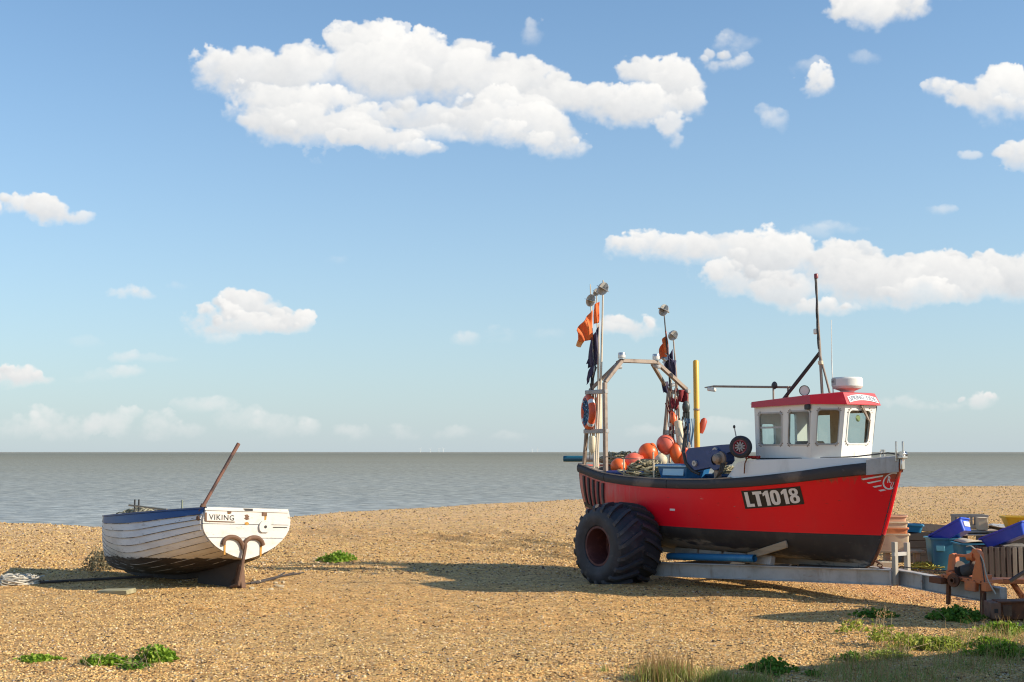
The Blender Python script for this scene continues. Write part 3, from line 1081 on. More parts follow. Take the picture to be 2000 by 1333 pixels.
# black rubbing strake, three lengths with a join
for side in (1, -1):
    for (u0, u1, w, mt) in ((0, .135, 1.0, M_rubber), (.137, .40, 1.0, M_rubber), (.402, .945, 1.0, M_rubber)):
        mb = MB()
        rows = []
        for i in range(25):
            u = u0 + (u1 - u0) * i / 24
            a, b, z = lv_band(u)
            h = band_w(u)
            prof = [(-.01, -h), (.035, -h + .01), (.052, -h * .55), (.048, -.025), (.02, .012), (-.02, .015)]
            rows.append([Vector((a, -(b + o) * side, z + dz)) for o, dz in prof])
        mb.sheet(rows)
        for e in (0, -1):
            mb.add(rows[e], [tuple(range(6))])
        mb.build('rubbing_strake', mt, boat, 50)
# gunwale capping and inner bulwark of the open stern
for side in (1, -1):
    mb = MB()
    rows = []
    for i in range(21):
        u = .62 * i / 20
        a, b, z = lv_band(u)
        rows.append([Vector((a, -(b + o) * side, z + dz)) for o, dz in ((.02, .014), (.02, .035), (-.10, .035), (-.10, -.5))])
    mb.sheet(rows)
    mb.build('gunwale', M_gallows, boat, 30)
mb = MB()
mb.sheet([[Vector((lv_band(.62 * i / 12)[0] + .02, y * (lv_band(.62 * i / 12)[1] - .06), 1.72)) for y in (-1, 0, 1)] for i in range(13)])
mb.box((.05, 0, 2.0), (.06, 2.1, .50))
mb.build('well_deck', pmat('dirty_deck', (.13, .12, .11), .8), boat)
# raised white bulwark of the foredeck, cut on a slant at its after end
UF = [.600 + (1 - .600) * i / 26 for i in range(27)]


def bulwark_top(u):
    k = min(1, max(0, (u - .600) / .035))
    zt = spline((.6, .7, .85, 1), (2.36, 2.405, 2.44, 2.455), u)
    z0 = lv_band(u)[2] + .012
    return z0 + (zt - z0) * k


for side in (1, -1):
    mb = MB()
    rows = []
    for u in UF:
        a, b, z = lv_band(u)
        zt = bulwark_top(u)
        rows.append([Vector((a, -side * max(b - .02, .015), z + .0)), Vector((a, -side * max(b - .035, .015), (z + zt) / 2)), Vector((a, -side * max(b - .055, .012), zt)), Vector((a, -side * max(b - .10, .008), zt + .004)), Vector((a, -side * max(b - .12, .005), zt - .03))])
    mb.sheet(rows)
    mb.build('foredeck_bulwark', M_white, boat, 30)
mb = MB()
mb.sheet([[Vector((lv_band(u)[0], y * max(lv_band(u)[1] - .09, .01), bulwark_top(u) - .035)) for y in (-1, -.5, 0, .5, 1)] for u in UF[2:]])
mb.build('foredeck', M_white, boat)
mb = MB()
u = UF[2]
a, b, z = lv_band(u)
mb.box((a, 0, 2.05), (.03, 2 * b - .2, .62))
mb.build('foredeck_bulkhead', M_white, boat)
# grey plate round the stem head
for side in (1, -1):
    mb = MB()
    rows = []
    for i in range(6):
        u = .944 + .056 * i / 5
        a, b, z = lv_band(u)
        rows.append([Vector((a + .004, -side * (b + .022), z - .20)), Vector((a + .006, -side * (b + .024), z - .08)), Vector((a + .008, -side * (b + .012), z + .06)), Vector((a + .006, -side * max(b - .03, .0), z + .09))])
    mb.sheet(rows)
    mb.build('bow_plate', M_galv, boat, 30)
# rubbing bars that guard the quarter
for side in (1, -1):
    for i in range(5):
        u = .022 + .0245 * i
        mb = MB()
        rows = []
        for j in range(6):
            t = .30 + .66 * j / 5
            p, q = topside(u, t), topside(u + .0085, t)
            rows.append([Vector((s.x, (s.y - o) * side, s.z)) for s, o in ((p, -.004), (p, .035), (q, .035), (q, -.004))])
        mb.sheet(rows)
        mb.build('rubbing_bar', M_rubber, boat, 25)
    mb = MB()
    rows = []
    for i in range(9):
        u = .006 + .132 * i / 8
        rows.append([Vector((s.x, (s.y - o) * side, s.z)) for s, o in ((topside(u, .31), -.002), (topside(u, .31), .028), (topside(u, .22), .028), (topside(u, .22), -.002))])
    mb.sheet(rows)
    mb.build('rubbing_rail', M_rubber, boat, 25)

# --- painted number, sticker and winged emblem
def patch(name, corners, mat, parent, off=.006, nu=14, nt=5, label=None):
    """sheet that follows the topside between four (u, t) corners: lower aft, lower forward, upper forward, upper aft"""
    mb = MB()
    rows = []
    for i in range(nu + 1):
        f = i / nu
        row = []
        for j in range(nt + 1):
            g = j / nt
            uu = (corners[0][0] * (1 - f) + corners[1][0] * f) * (1 - g) + (corners[3][0] * (1 - f) + corners[2][0] * f) * g
            tt = (corners[0][1] * (1 - f) + corners[1][1] * f) * (1 - g) + (corners[3][1] * (1 - f) + corners[2][1] * f) * g
            row.append(topside(uu, tt, off))
        rows.append(row)
    mb.sheet(rows)
    return mb.build(name, mat, parent, 60, label=label)


def on_patch(corners, f, g, off):
    uu = (corners[0][0] * (1 - f) + corners[1][0] * f) * (1 - g) + (corners[3][0] * (1 - f) + corners[2][0] * f) * g
    tt = (corners[0][1] * (1 - f) + corners[1][1] * f) * (1 - g) + (corners[3][1] * (1 - f) + corners[2][1] * f) * g
    return topside(uu, tt, off)


LTC = [(.6662, .4975), (.8186, .5599), (.8057, .9165), (.6522, .9139)]
plate = patch('registration_plate', LTC, M_black, boat, .007)
GLYPH = {  # blocky figures on a 10 x 16 grid
    'L': [[(0, 0), (9, 0), (9, 3.2), (4.2, 3.2), (4.2, 16), (0, 16)]],
    'T': [[(3, 0), (7.2, 0), (7.2, 12.8), (10.2, 12.8), (10.2, 16), (0, 16), (0, 12.8), (3, 12.8)]],
    '1': [[(3.2, 0), (7.2, 0), (7.2, 16), (4.2, 16), (.6, 13.2), (.6, 10.2), (3.2, 11.6)]],
}


def ring_poly(cx, cy, rx, ry, tx, ty, n=18, p=2.6):
    o, i = [], []
    for k in range(n):
        a = 2 * math.pi * k / n
        ca, sa = math.cos(a), math.sin(a)
        f = (abs(ca) ** p + abs(sa) ** p) ** (-1 / p)
        o.append((cx + rx * f * ca, cy + ry * f * sa))
        i.append((cx + (rx - tx) * f * ca, cy + (ry - ty) * f * sa))
    return [[o[k], o[(k + 1) % n], i[(k + 1) % n], i[k]] for k in range(n)]


def glyph_quads(ch):
    if ch == '0':
        return ring_poly(5, 8, 5, 8, 3.7, 3.0, p=3.2)
    if ch == '8':
        return ring_poly(5, 12.1, 4.6, 3.9, 3.2, 2.1) + ring_poly(5, 4.4, 5, 4.4, 3.5, 2.3)
    return GLYPH[ch]


x = .40
for ch in 'LT1018':
    mb = MB()
    for poly in glyph_quads(ch):
        fine = []
        for k in range(len(poly)):
            p, q = poly[k], poly[(k + 1) % len(poly)]
            fine.append(p)
        pts = [on_patch(LTC, (x + px * .127) / 8.05, (.09 + .83 * py / 16), .012) for px, py in fine]
        mb.add(pts, [tuple(range(len(pts)))])
    mb.build('numeral' if ch.isdigit() else 'letter', M_wlet, plate, 0)
    x += {'1': 1.06, 'L': 1.16, 'T': 1.30}.get(ch, 1.42)
patch('sticker', [(.414, .418), (.434, .418), (.434, .472), (.414, .472)], M_wlet, boat, .004, 2, 2)

emb = MB()
for q in ([(.9371, .938), (.9419, .9116), (.9757, .9429), (.9763, .9682)], [(.9487, .8688), (.9535, .8429), (.974, .874), (.9744, .8922)], [(.9608, .7968), (.9655, .7715), (.9772, .7907), (.977, .8129)], [(.9727, .7302), (.9775, .7054), (.988, .7221), (.9817, .7401)]):
    k = len(emb.v)
    n = 8
    for i in range(n + 1):
        f = i / n
        for a, b in ((q[0], q[3]), (q[1], q[2])):
            emb.v.append(tuple(topside(a[0] + (b[0] - a[0]) * f, a[1] + (b[1] - a[1]) * f, .005)))
    emb.f += [(k + 2 * i, k + 2 * i + 1, k + 2 * i + 3, k + 2 * i + 2) for i in range(n)]
rows = []
for i in range(33):
    a = R(62 + 236 * i / 32)
    row = []
    for r in (1.0, .84):
        row.append(topside(min(.9996, .9937 + .0158 * r * math.cos(a)), .863 + .136 * r * math.sin(a), .005))
    rows.append(row)
emb.sheet(rows)
emblem = emb.build('winged_emblem', M_wlet, boat, 0)
for ch, cc in (('R', [(.9862, .838), (.9925, .832), (.9908, .940), (.9852, .945)]), ('U', [(.9925, .752), (.9975, .748), (.9985, .846), (.9940, .85)])):
    vs, fs = text_shape(ch, .03)
    mb = MB()
    mb.add([on_patch(cc, p, q, .005) for p, q in vs], fs)
    mb.build('emblem_letter', M_wlet, emblem, 0)


# --- wheelhouse
def wall(mb_pts, hole, n=36, rnd=.11):
    """panel between four corners (lower left, lower right, upper right, upper left) with a rounded window hole; hole = (f0, f1, g0, g1) in fractions.
    Returns sheet rows (outer loop, inner loop)."""
    a, b, c, d = [Vector(p) for p in mb_pts]
    W, H = ((b - a).length + (c - d).length) / 2, ((d - a).length + (c - b).length) / 2

    def pt(f, g):
        return (a * (1 - f) + b * f) * (1 - g) + (d * (1 - f) + c * f) * g
    f0, f1, g0, g1 = hole
    cx, cy, hx, hy = (f0 + f1) / 2, (g0 + g1) / 2, (f1 - f0) / 2, (g1 - g0) / 2
    rx, ry = rnd * min(hx * W, hy * H) * 2 / W, rnd * min(hx * W, hy * H) * 2 / H
    inner, outer = [], []
    per = n // 4
    for q, (sx, sy) in enumerate(((1, 1), (-1, 1), (-1, -1), (1, -1))):
        for k in range(per):
            an = R(90 * q + 90 * k / (per - 1))
            inner.append((cx + sx * (hx - rx) + rx * math.cos(an), cy + sy * (hy - ry) + ry * math.sin(an)))
    for (x, y) in inner:
        dx, dy = (x - cx) / hx, (y - cy) / hy
        m = max(abs(dx), abs(dy))
        ox, oy = dx / m, dy / m
        outer.append(((1 if ox > 0 else 0) if abs(ox) > .999 else (cx + (ox * (1 - cx) if ox > 0 else ox * cx)), (1 if oy > 0 else 0) if abs(oy) > .999 else (cy + (oy * (1 - cy) if oy > 0 else oy * cy))))
    for (fx, fy) in ((1, 1), (0, 1), (0, 0), (1, 0)):
        j = min(range(len(outer)), key=lambda i: (outer[i][0] - fx) ** 2 + (outer[i][1] - fy) ** 2)
        outer[j] = (fx, fy)
    return [pt(*p) for p in outer], [pt(*p) for p in inner], pt


ZC, ZT = 2.30, 3.39
CAB_B = [(4.87, .75), (6.13, .75), (6.50, .40), (6.50, -.40), (6.13, -.75), (4.87, -.75)]
CAB_T = [(4.86, .77), (6.24, .77), (6.66, .41), (6.66, -.41), (6.24, -.77), (4.86, -.77)]
cb = [L(a, b, ZC) for a, b in CAB_B]
ct = [L(a, b, ZT) for a, b in CAB_T]
cabin_obj = MB()
panes = []


def lerp(p, q, f):
    return p * (1 - f) + q * f


def add_wall(p0, p1, q1, q0, hole, rnd=.11):
    o, i, pt = wall((p0, p1, q1, q0), hole, rnd=rnd)
    cabin_obj.sheet([o, i], closed=True)
    nrm = (p1 - p0).cross(q0 - p0).normalized()
    panes.append((i, nrm))


ZW = (.355, .865)
# starboard side: two windows; then chamfer, front, chamfer, port side
m0, m1 = lerp(cb[0], cb[1], .54), lerp(ct[0], ct[1], .54)
add_wall(cb[0], m0, m1, ct[0], (.13, .86, .355, .862))
add_wall(m0, cb[1], ct[1], m1, (.14, .90, .355, .880))
add_wall(cb[1], cb[2], ct[2], ct[1], (.18, .84, .362, .895), .14)
add_wall(cb[2], cb[3], ct[3], ct[2], (.14, .83, .370, .895), .14)
add_wall(cb[3], cb[4], ct[4], ct[3], (.18, .84, .362, .895), .14)
m0, m1 = lerp(cb[4], cb[5], .46), lerp(ct[4], ct[5], .46)
add_wall(cb[4], m0, m1, ct[4], (.12, .86, .355, .880))
add_wall(m0, cb[5], ct[5], m1, (.14, .87, .355, .862))
# after wall: window beside the door, door window
m0, m1 = lerp(cb[5], cb[0], .55), lerp(ct[5], ct[0], .55)
add_wall(cb[5], m0, m1, ct[5], (.57, .91, .36, .88))
add_wall(m0, cb[0], ct[0], m1, (.30, .81, .36, .70))
cabin = cabin_obj.build('wheelhouse', M_cabin, boat, 0, thick=.03, offset=-1)
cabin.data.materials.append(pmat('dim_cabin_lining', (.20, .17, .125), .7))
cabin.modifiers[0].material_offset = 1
for k, (loop, nrm) in enumerate(panes):
    c = sum(loop, Vector()) / len(loop)
    fr = MB()
    rows = []
    for (sc, off) in ((1.0, -.025), (1.0, .012), (1.085, .012), (1.09, .0)):
        rows.append([c + (p - c) * sc + nrm * off for p in loop])
    fr.sheet(rows, closed=True)
    f = fr.build('window_frame', M_galv if k in (0, 1) else (M_grey if k == 2 else M_cabin), cabin, 30)
    pn = MB()
    pn.add([c + (p - c) * .995 - nrm * .012 for p in loop], [tuple(range(len(loop)))])
    pn.build('pane', M_glass, cabin, 0)
    if k < 4:
        bolts = MB()
        for j in range(1, len(loop), 3):
            bolts.ball(c + (loop[j] - c) * 1.13 + nrm * .006, .011, 6, 4)
        kind(bolts.build('frame_bolts', M_gallows, cabin), 'stuff')
# sliding bar of the after window, mullion inside, console and wheel behind the glass
w0 = panes[0][0]
zs = sorted(p.z for p in w0)
mid = zs[0] + (zs[-1] - zs[0]) * .55
xa, xb = min(p.x for p in w0), max(p.x for p in w0)
MB().box(((xa + xb) / 2, -.745, mid), (xb - xa, .025, .035)).build('window_bar', M_galv, cabin)
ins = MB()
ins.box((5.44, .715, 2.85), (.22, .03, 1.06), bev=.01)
ins.build('sunlit_wall_strip', M_inside, cabin)  # sunlight on the far wall, put in as a paler strip
MB().box((6.22, .1, 2.46), (.3, .8, .3), bev=.03).build('console', M_dark, cabin)
MB().box((4.93, .70, 2.86), (.05, .05, 1.05)).build('interior_post', M_dark, cabin)
MB().box((5.2, .3, 2.50), (.42, .45, .5), bev=.05).build('helm_seat', M_dark, cabin)
MB().lathe([(.001, 0), (.06, 0), (.06, .006), (.001, .006)], 18, Matrix.Translation(L(6.53, -.06, 3.14)) @ Matrix.Rotation(R(90), 4, 'Y')).build('window_disc', pmat('green_disc', (.28, .36, .14), .6), cabin)
MB().box((6.14, -.80, 3.335), (.12, .05, .09), bev=.012).build('side_lamp', M_dark, cabin)
wp = MB()
wp.bar(L(6.70, .05, 3.36), L(6.645, -.20, 3.12), .03, .03)
wp.bar(L(6.70, .0, 3.36), L(6.635, -.26, 3.06), .018, .018)
wp.bar(L(6.63, -.27, 3.12), L(6.585, -.25, 2.78), .022, .02)
wp.build('wiper', M_gallows, cabin)
MB().tube([L(6.655, -.42, 3.36), L(6.62, -.42, 3.2), L(6.54, -.42, 2.7)], .010, 6).build('hand_rail', M_dark, cabin)

# roof with a deep red rim, deeper in front
ro_b = [(4.80, .82, 3.36), (6.24, .83, 3.385), (6.73, .45, 3.37), (6.73, -.45, 3.37), (6.24, -.83, 3.385), (4.80, -.82, 3.36)]
ro_t = [(4.80, .81, 3.465), (6.20, .80, 3.545), (6.62, .42, 3.585), (6.62, -.42, 3.585), (6.20, -.80, 3.545), (4.80, -.81, 3.465)]
rf = MB()
low = [L(a * 1, b * .94, z + .012) for a, b, z in ro_b]
rows = [low, [L(*p) for p in ro_b], [L(*p) for p in ro_t], [L(5.7 + (a - 5.7) * .93, b * .90, z + .012) for a, b, z in ro_t]]
rf.sheet(rows, closed=True)
rf.add(rows[0], [tuple(range(6))])
rf.add(rows[-1], [tuple(range(6))[::-1]])
roof = rf.build('roof', M_roofred, boat, 20)
# arched white name board on the front of the roof
qa, qb, qc, qd = L(6.73, .40, 3.385), L(6.73, -.44, 3.385), L(6.62, -.42, 3.57), L(6.62, .39, 3.57)
nfront = (qb - qa).cross(qd - qa).normalized()


def front_pt(f, g, off):
    return lerp(lerp(qa, qb, f), lerp(qd, qc, f), g) + nfront * off


nb = MB()
rows = []
for i in range(17):
    f = .04 + .92 * i / 16
    arch = .30 * (1 - (2 * (f - .5)) ** 2)
    rows.append([front_pt(f, .06 + arch, .006), front_pt(f, .62 + arch, .006)])
nb.sheet(rows)
board = nb.build('name_board', M_wlet, roof, 0)
vs, fs = text_shape('SPRING TIDE', .012, 1.05)
mb = MB()
pts = []
for p, q in vs:
    f = .08 + .84 * p
    arch = .30 * (1 - (2 * (f - .5)) ** 2)
    pts.append(front_pt(f, .13 + arch + .42 * q, .010))
mb.add(pts, fs)
mb.build('lettering', pmat('faded_blue_lettering', (.13, .16, .22), .6, layers=[((.42, .42, .42), 14, .55, .8, S1)]), board, 0)
rm = MB()
rm.ball(L(4.795, .80, 3.43), .02, 10, 6)
rm.build('stern_lamp', M_lens, roof)

# radar
rd = thing_parent = MB()
rc = L(6.36, .0, 0)
rd.lathe([(.001, 3.60), (.11, 3.60), (.13, 3.63), (.24, 3.67), (.265, 3.70)], 28, Matrix.Translation(rc))
radar = rd.build('radar', M_cabin, boat, 18)
mb = MB()
mb.lathe([(.262, 3.70), (.27, 3.715), (.27, 3.84), (.25, 3.868), (.001, 3.875)], 28, Matrix.Translation(rc))
mb.build('radar_dome', M_cabin, radar, 25)
mb = MB()
rows = []
for i in range(11):
    a = R(205 + 58 * i / 10)
    rows.append([rc + Vector((.273 * math.cos(a), .273 * math.sin(a), z)) for z in (3.725, 3.85)])
mb.sheet(rows)
pnl = mb.build('dome_panel', M_galv, radar, 60)
mb = MB()
vs, fs = text_shape('FURUNO', .02)
mb.add([rc + Vector((.277 * math.cos(R(225 + 30 * p)), .277 * math.sin(R(225 + 30 * p)), 3.775 + .04 * q)) for p, q in vs], fs)
mb.build('radar_lettering', M_dark, radar, 0)
# mast: two legs, topmast with lamp, aerials, a slanting strut with cables
ml = MB()
base, top = L(5.80, .02, 3.5), L(5.72, .03, 5.72)
knee = L(5.76, .02, 4.42)
ml.tube([base, knee, L(5.73, .03, 5.1), top], [.026, .026, .022, .018], 8)
ml.tube([L(5.92, -.08, 3.5), lerp(base, top, .36)], .020, 8)
mast = ml.build('mast', M_gallows, boat)
mb = MB()
for q in range(2):
    mb.tube([L(4.86 + .05 * q, .05, 3.53 + .01 * q), L(5.2 + .05 * q, .06, 3.83), lerp(base, top, .385) + Vector((-.02, .01 * q, -.03 * q))], .021, 8)
mb.tube([L(4.62, .1, 3.50), L(4.9, .12, 3.50), L(5.0, .1, 3.60)], .014, 6)
mb.build('mast_strut', M_dark, mast)
mb = MB()
for q in range(3):
    pts = []
    for i in range(14):
        f = i / 13
        pts.append(lerp(knee, top, f) + Vector((.014 * math.sin(f * 9 + q * 2), -.022 + .014 * math.cos(f * 7 + q), 0)))
    mb.tube(pts, .008, 5)
mb.build('mast_cables', M_dark, mast)
MB().lathe([(.001, 0), (.038, 0), (.04, .07), (.03, .085), (.001, .09)], 14, Matrix.Translation(top)).build('mast_lamp', pmat('dull_red_lamp', (.25, .05, .05), .4), mast)
MB().box(lerp(base, top, .30), (.09, .06, .07), bev=.01).build('junction_box', M_cream, mast)
MB().box(lerp(base, top, .56) + Vector((-.07, 0, 0)), (.09, .07, .10), bev=.015).build('deck_lamp', M_cabin, mast)
for f in (.62, .75, .90):
    p = lerp(base, top, f)
    MB().tube([p, p + Vector((.06, -.10, -.01))], .006, 5).build('aerial_spur', M_dark, mast)
MB().tube([L(6.02, -.02, 3.53), L(6.0, -.02, 4.2), L(6.01, -.02, 4.93)], [.012, .009, .006], 6).build('whip_aerial', M_cabin, boat)
# searchlight on the roof edge
T = Matrix.Translation(L(5.93, .62, 3.635)) @ Matrix.Rotation(R(-62), 4, 'Z') @ Matrix.Rotation(R(90), 4, 'Y')
sl = MB().lathe([(.001, -.09), (.05, -.085), (.085, -.02), (.095, .03), (.095, .05), (.085, .05)], 20, T).build('searchlight', M_dark, boat)
MB().lathe([(.001, .042), (.085, .040)], 20, T).build('searchlight_lens', M_lens, sl)
MB().tube([L(5.93, .62, 3.50), L(5.93, .62, 3.56)], .02, 8).build('searchlight_foot', M_dark, sl)
# light boom over the well
bm_ = MB()
bm_.tube([L(3.02, .06, 3.85), L(5.04, .0, 3.75)], .022, 8)
boom = bm_.build('light_boom', M_gallows, boat)
mb = MB()
mb.tube([L(4.63, .05, 3.46), L(4.63, .05, 3.77)], .018, 6)
mb.tube([L(4.98, .03, 3.5), L(4.98, .03, 3.77)], .018, 6)
mb.tube([L(4.63, .05, 3.5), L(4.85, .05, 3.49)], .015, 6)
mb.build('boom_support', M_gallows, boom)
mb = MB()
mb.lathe([(.001, -.04), (.05, -.03), (.075, 0), (.05, .03), (.001, .04)], 12, Matrix.Translation(L(4.66, .05, 3.80)) @ Matrix.Rotation(R(90), 4, 'X'))
mb.build('pulley', M_dark, boom)
MB().box(L(2.98, .06, 3.79), (.17, .11, .08), (0, R(8), R(30)), bev=.02).build('floodlight', M_lens, boom)
MB().box(L(2.93, .06, 3.845), (.19, .13, .02), (0, R(-10), R(30)), bev=.006).build('floodlight_hood', M_grey, boom)

# --- gallows over the stern
ga = MB()
SB, PT = L(.93, 1.13, 3.99), L(.95, -1.14, 3.90)
T1, T2 = L(.92, .66, 4.46), L(.94, -.28, 4.47)
for p, q in ((L(.93, 1.12, 2.05), SB), (SB, T1), (T1, T2), (T2, PT), (PT, L(1.02, -1.12, 2.05))):
    ga.bar(p, q, .085, .085, bev=.012)
gal = ga.build('gallows', M_gallows, boat)
ga = MB()
SA, PA = L(.36, 1.08, 3.84), L(.42, -1.10, 3.88)
for foot, hip, head in ((L(.10, 1.04, 2.2), SA, T1), (L(.20, -1.06, 2.2), PA, T2)):
    ga = MB()
    ga.bar(foot, hip, .07, .07, bev=.01)
    ga.bar(hip, head + Vector((-.12, 0, -.04)), .07, .07, bev=.01)
    ga.bar(head + Vector((-.14, 0, -.04)), head, .07, .07)
    ga.build('after_leg', M_gallows, gal)
for (b, z, a0, a1) in ((1.12, 3.80, .30, .98), (1.10, 2.98, .22, .98), (-1.12, 3.86, .36, 1.06), (-1.10, 2.98, .28, 1.05)):
    ga = MB()
    ga.box(L((a0 + a1) / 2, b, z), (a1 - a0, .10, .09), bev=.012)
    ga.build('cross_plate', M_grey, gal)
for p in (T1 + Vector((.0, 0, .10)), T2 + Vector((.0, 0, .10))):
    l_ = MB().lathe([(.001, -.07), (.07, -.07), (.07, -.045), (.078, -.04), (.078, .055), (.07, .07), (.001, .075)], 16, Matrix.Translation(p)).build('stern_light', M_steel, gal)
    MB().lathe([(.0795, -.035), (.0795, .02)], 16, Matrix.Translation(p)).build('light_band', M_lens, l_)
for p in (T1 + Vector((-.05, -.06, -.12)), T2 + Vector((0, .02, -.09))):
    MB().box(p, (.17, .12, .07), (0, R(20), 0), bev=.015).build('downlight', M_grey, gal)
mb = MB()
mb.box(L(.55, -1.08, 4.02), (.14, .18, .05), (R(12), R(14), 0), bev=.02)
mb.build('floodlight', M_grey, gal)
# thin rope stanchions on the starboard gunwale
for (px, h) in ((1219, .36), (1277, .50)):
    p = on_plane(px, 932, 1.20)
    MB().tube([(p.x, p.y, 2.0), (p.x - .01, p.y, 2.05 + h)], .018, 6).build('stanchion', M_cream, boat)
p, q, r_ = on_plane(1178, 892, 1.13), on_plane(1219, 896, 1.2), on_plane(1279, 898, 1.2)
MB().tube([p, q, r_], .010, 5).build('stanchion_line', M_gallows, boat)

# --- blue line hauler on the gunwale
ARM = Matrix.Translation(L(4.08, 1.07, 2.47)) @ Matrix.Rotation(R(-5), 4, 'Y')
outl = [(-.62, -.19), (-.55, -.235), (.34, -.18), (.42, -.12), (.42, .02), (.62, .06), (.62, .17), (.30, .185), (-.58, .20), (-.66, .13)]
mb = MB()
mb.prism(outl, -.10, .10, ARM @ Matrix.Rotation(R(90), 4, 'X'))
haul = mb.build('line_hauler', M_haul, boat, 25)
mb = MB()
mb.prism([(-.05, -.15), (.30, -.13), (.30, -.05), (-.05, -.06)], .1005, .112, ARM @ Matrix.Rotation(R(90), 4, 'X'))
mb.build('hauler_slot', M_dark, haul, 20)
for (x, z, r) in ((-.42, -.10, .055), (.16, .09, .06)):
    mb = MB()
    mb.lathe([(.001, .0), (r * .35, 0), (r * .4, .02), (r, .02), (r, -.02)], 14, ARM @ Matrix.Translation((x, -.122, z)) @ Matrix.Rotation(R(90), 4, 'X'))
    mb.build('hauler_bolt', M_galv, haul)
mb = MB()
mb.lathe([(.001, .16), (.05, .16), (.085, .13), (.09, .05), (.14, .03), (.145, -.05)], 18, ARM @ Matrix.Translation((.27, -.11, -.07)) @ Matrix.Rotation(R(90), 4, 'X'))
mb.build('hydraulic_motor', M_gallows, haul)
mb = MB()
mb.lathe([(.10, .05), (.185, .05), (.20, .03), (.20, -.05)], 22, ARM @ Matrix.Translation((.16, -.10, -.08)) @ Matrix.Rotation(R(90), 4, 'X'))
mb.build('hauler_drum', M_haul, haul)
WT = ARM @ Matrix.Translation((.80, -.10, .10)) @ Matrix.Rotation(R(30), 4, 'Z') @ Matrix.Rotation(R(90), 4, 'X')
mb = MB()
mb.lathe([(.125, -.07), (.165, -.08), (.195, -.065), (.205, -.03), (.205, .03), (.195, .065), (.165, .08), (.125, .07)], 30, WT)
mb.build('hauler_tyre', M_tyre, haul)
mb = MB()
mb.lathe([(.128, .068), (.120, .03), (.10, .015), (.055, .03), (.05, .06), (.001, .06)], 24, WT)
mb.lathe([(.128, .072), (.110, .072), (.110, .055)], 24, WT)
mb.build('hauler_rim', pmat('dull_red_rim', (.26, .03, .05), .5, layers=[((.45, .22, .22), 9, .5, .7, S1)]), haul)
mb = MB()
for k in range(5):
    mb.box((0, 0, .055), (.19, .022, .02), M=WT @ Matrix.Rotation(R(72 * k / 2 + 10), 4, 'Z'))
mb.build('rim_spokes', M_grey, haul)
mb = MB()
mb.box(L(4.16, 1.07, 2.14), (.12, .10, .34), bev=.015)
mb.build('hauler_post', M_gallows, haul)
p, q = on_plane(1444, 895, 1.18), on_plane(1434, 834, 1.18)
MB().tube([p, lerp(p, q, .55) + Vector((.01, 0, 0)), q], [.016, .012, .010], 6).build('control_lever', M_galv, haul)
MB().ball(q, .024, 10, 7, (1, 1, 1.4)).build('lever_knob', M_dark, haul)
mb = MB()
for k in range(3):
    p0 = ARM @ Vector((.33 + .04 * k, -.16, -.16))
    mb.tube([p0, p0 + Vector((-.02, -.03, -.16)), p0 + Vector((-.16 - .05 * k, .0, -.30)), p0 + Vector((-.25, .1, -.42))], .017, 6)
mb.build('hydraulic_hose', M_dark, haul)
mb = MB()
p0 = ARM @ Vector((-.64, -.05, .14))
mb.tube([p0 + Vector((-.06, -.02, .35)), p0 + Vector((-.10, -.04, .0)), p0 + Vector((-.02, -.05, -.22)), p0 + Vector((.16, -.05, -.36)), p0 + Vector((.3, 0, -.42))], .035, 8)
mb.build('black_hose', M_dark, haul)

# --- fittings on the foredeck
mb = MB()
bl = L(7.02, -.10, 2.42)
mb.tube([bl, bl + Vector((0, 0, .17))], .048, 10)
mb.box(bl + Vector((0, 0, .12)), (.04, .22, .03), (0, 0, R(20)), bev=.008)
mb.build('mooring_bollard', M_steel, boat)
bw = MB()
hd = L(7.45, 0, 2.44)
for y in (.10, -.075):
    bw.bar(hd + Vector((0, y, -.05)), hd + Vector((.0, y, .29)), .035, .03, bev=.006)
bw.box(hd + Vector((.03, .01, .02)), (.16, .15, .05), bev=.01)
bw.lathe([(.05, -.06), (.028, -.03), (.028, .03), (.05, .06)], 14, Matrix.Translation(hd + Vector((.07, .01, .07))) @ Matrix.Rotation(R(90), 4, 'X'), cap=True)
bw.box(hd + Vector((.05, .01, -.10)), (.05, .09, .18), bev=.01)
bw.build('bow_roller', M_steel, boat)
rp = MB()
rp.tube([L(7.5, 0.02, 2.50), L(7.2, -.02, 2.53), L(7.03, -.06, 2.52), L(6.8, .32, 2.47), L(6.3, .62, 2.44), L(5.6, .86, 2.43), L(5.0, 1.02, 2.43)], .014, 6)
rp.build('mooring_rope', M_dark, boat)
mb = MB()
mb.tube([L(4.95, 1.03, 2.44), L(4.96, 1.11, 2.43), L(4.95, 1.155, 2.34), L(4.94, 1.165, 2.16)], .012, 6)
mb.build('rope_tail', M_rust, boat)
mb = MB()
for k in range(3):
    pts = [L(4.92 + .11 * k + .05 * math.cos(a), 1.03 + .03 * math.sin(a * 2), 2.455 + .018 * math.sin(a * 3 + k)) for a in [2 * math.pi * i / 12 for i in range(13)]]
    mb.tube(pts, .014, 6)
mb.build('red_lashing', pmat('red_rope', (.30, .03, .03), .85), boat)


# ------------------------------------------------------------------ boat trailer
AX = 2.02                                              # axle, metres forward of the boat's transom
TR_M = BOAT_M @ Matrix.Translation((AX, 0, 0))
trailer = thing('boat_trailer', 'grey steel beam trailer with two huge lugged tyres under the red fishing boat', 'trailer', TR_M.translation, (0, 0, BOAT_YAW))


def TL(a, b, z):
    """boat coordinates to trailer coordinates"""
    return Vector((a - AX, -b, z))


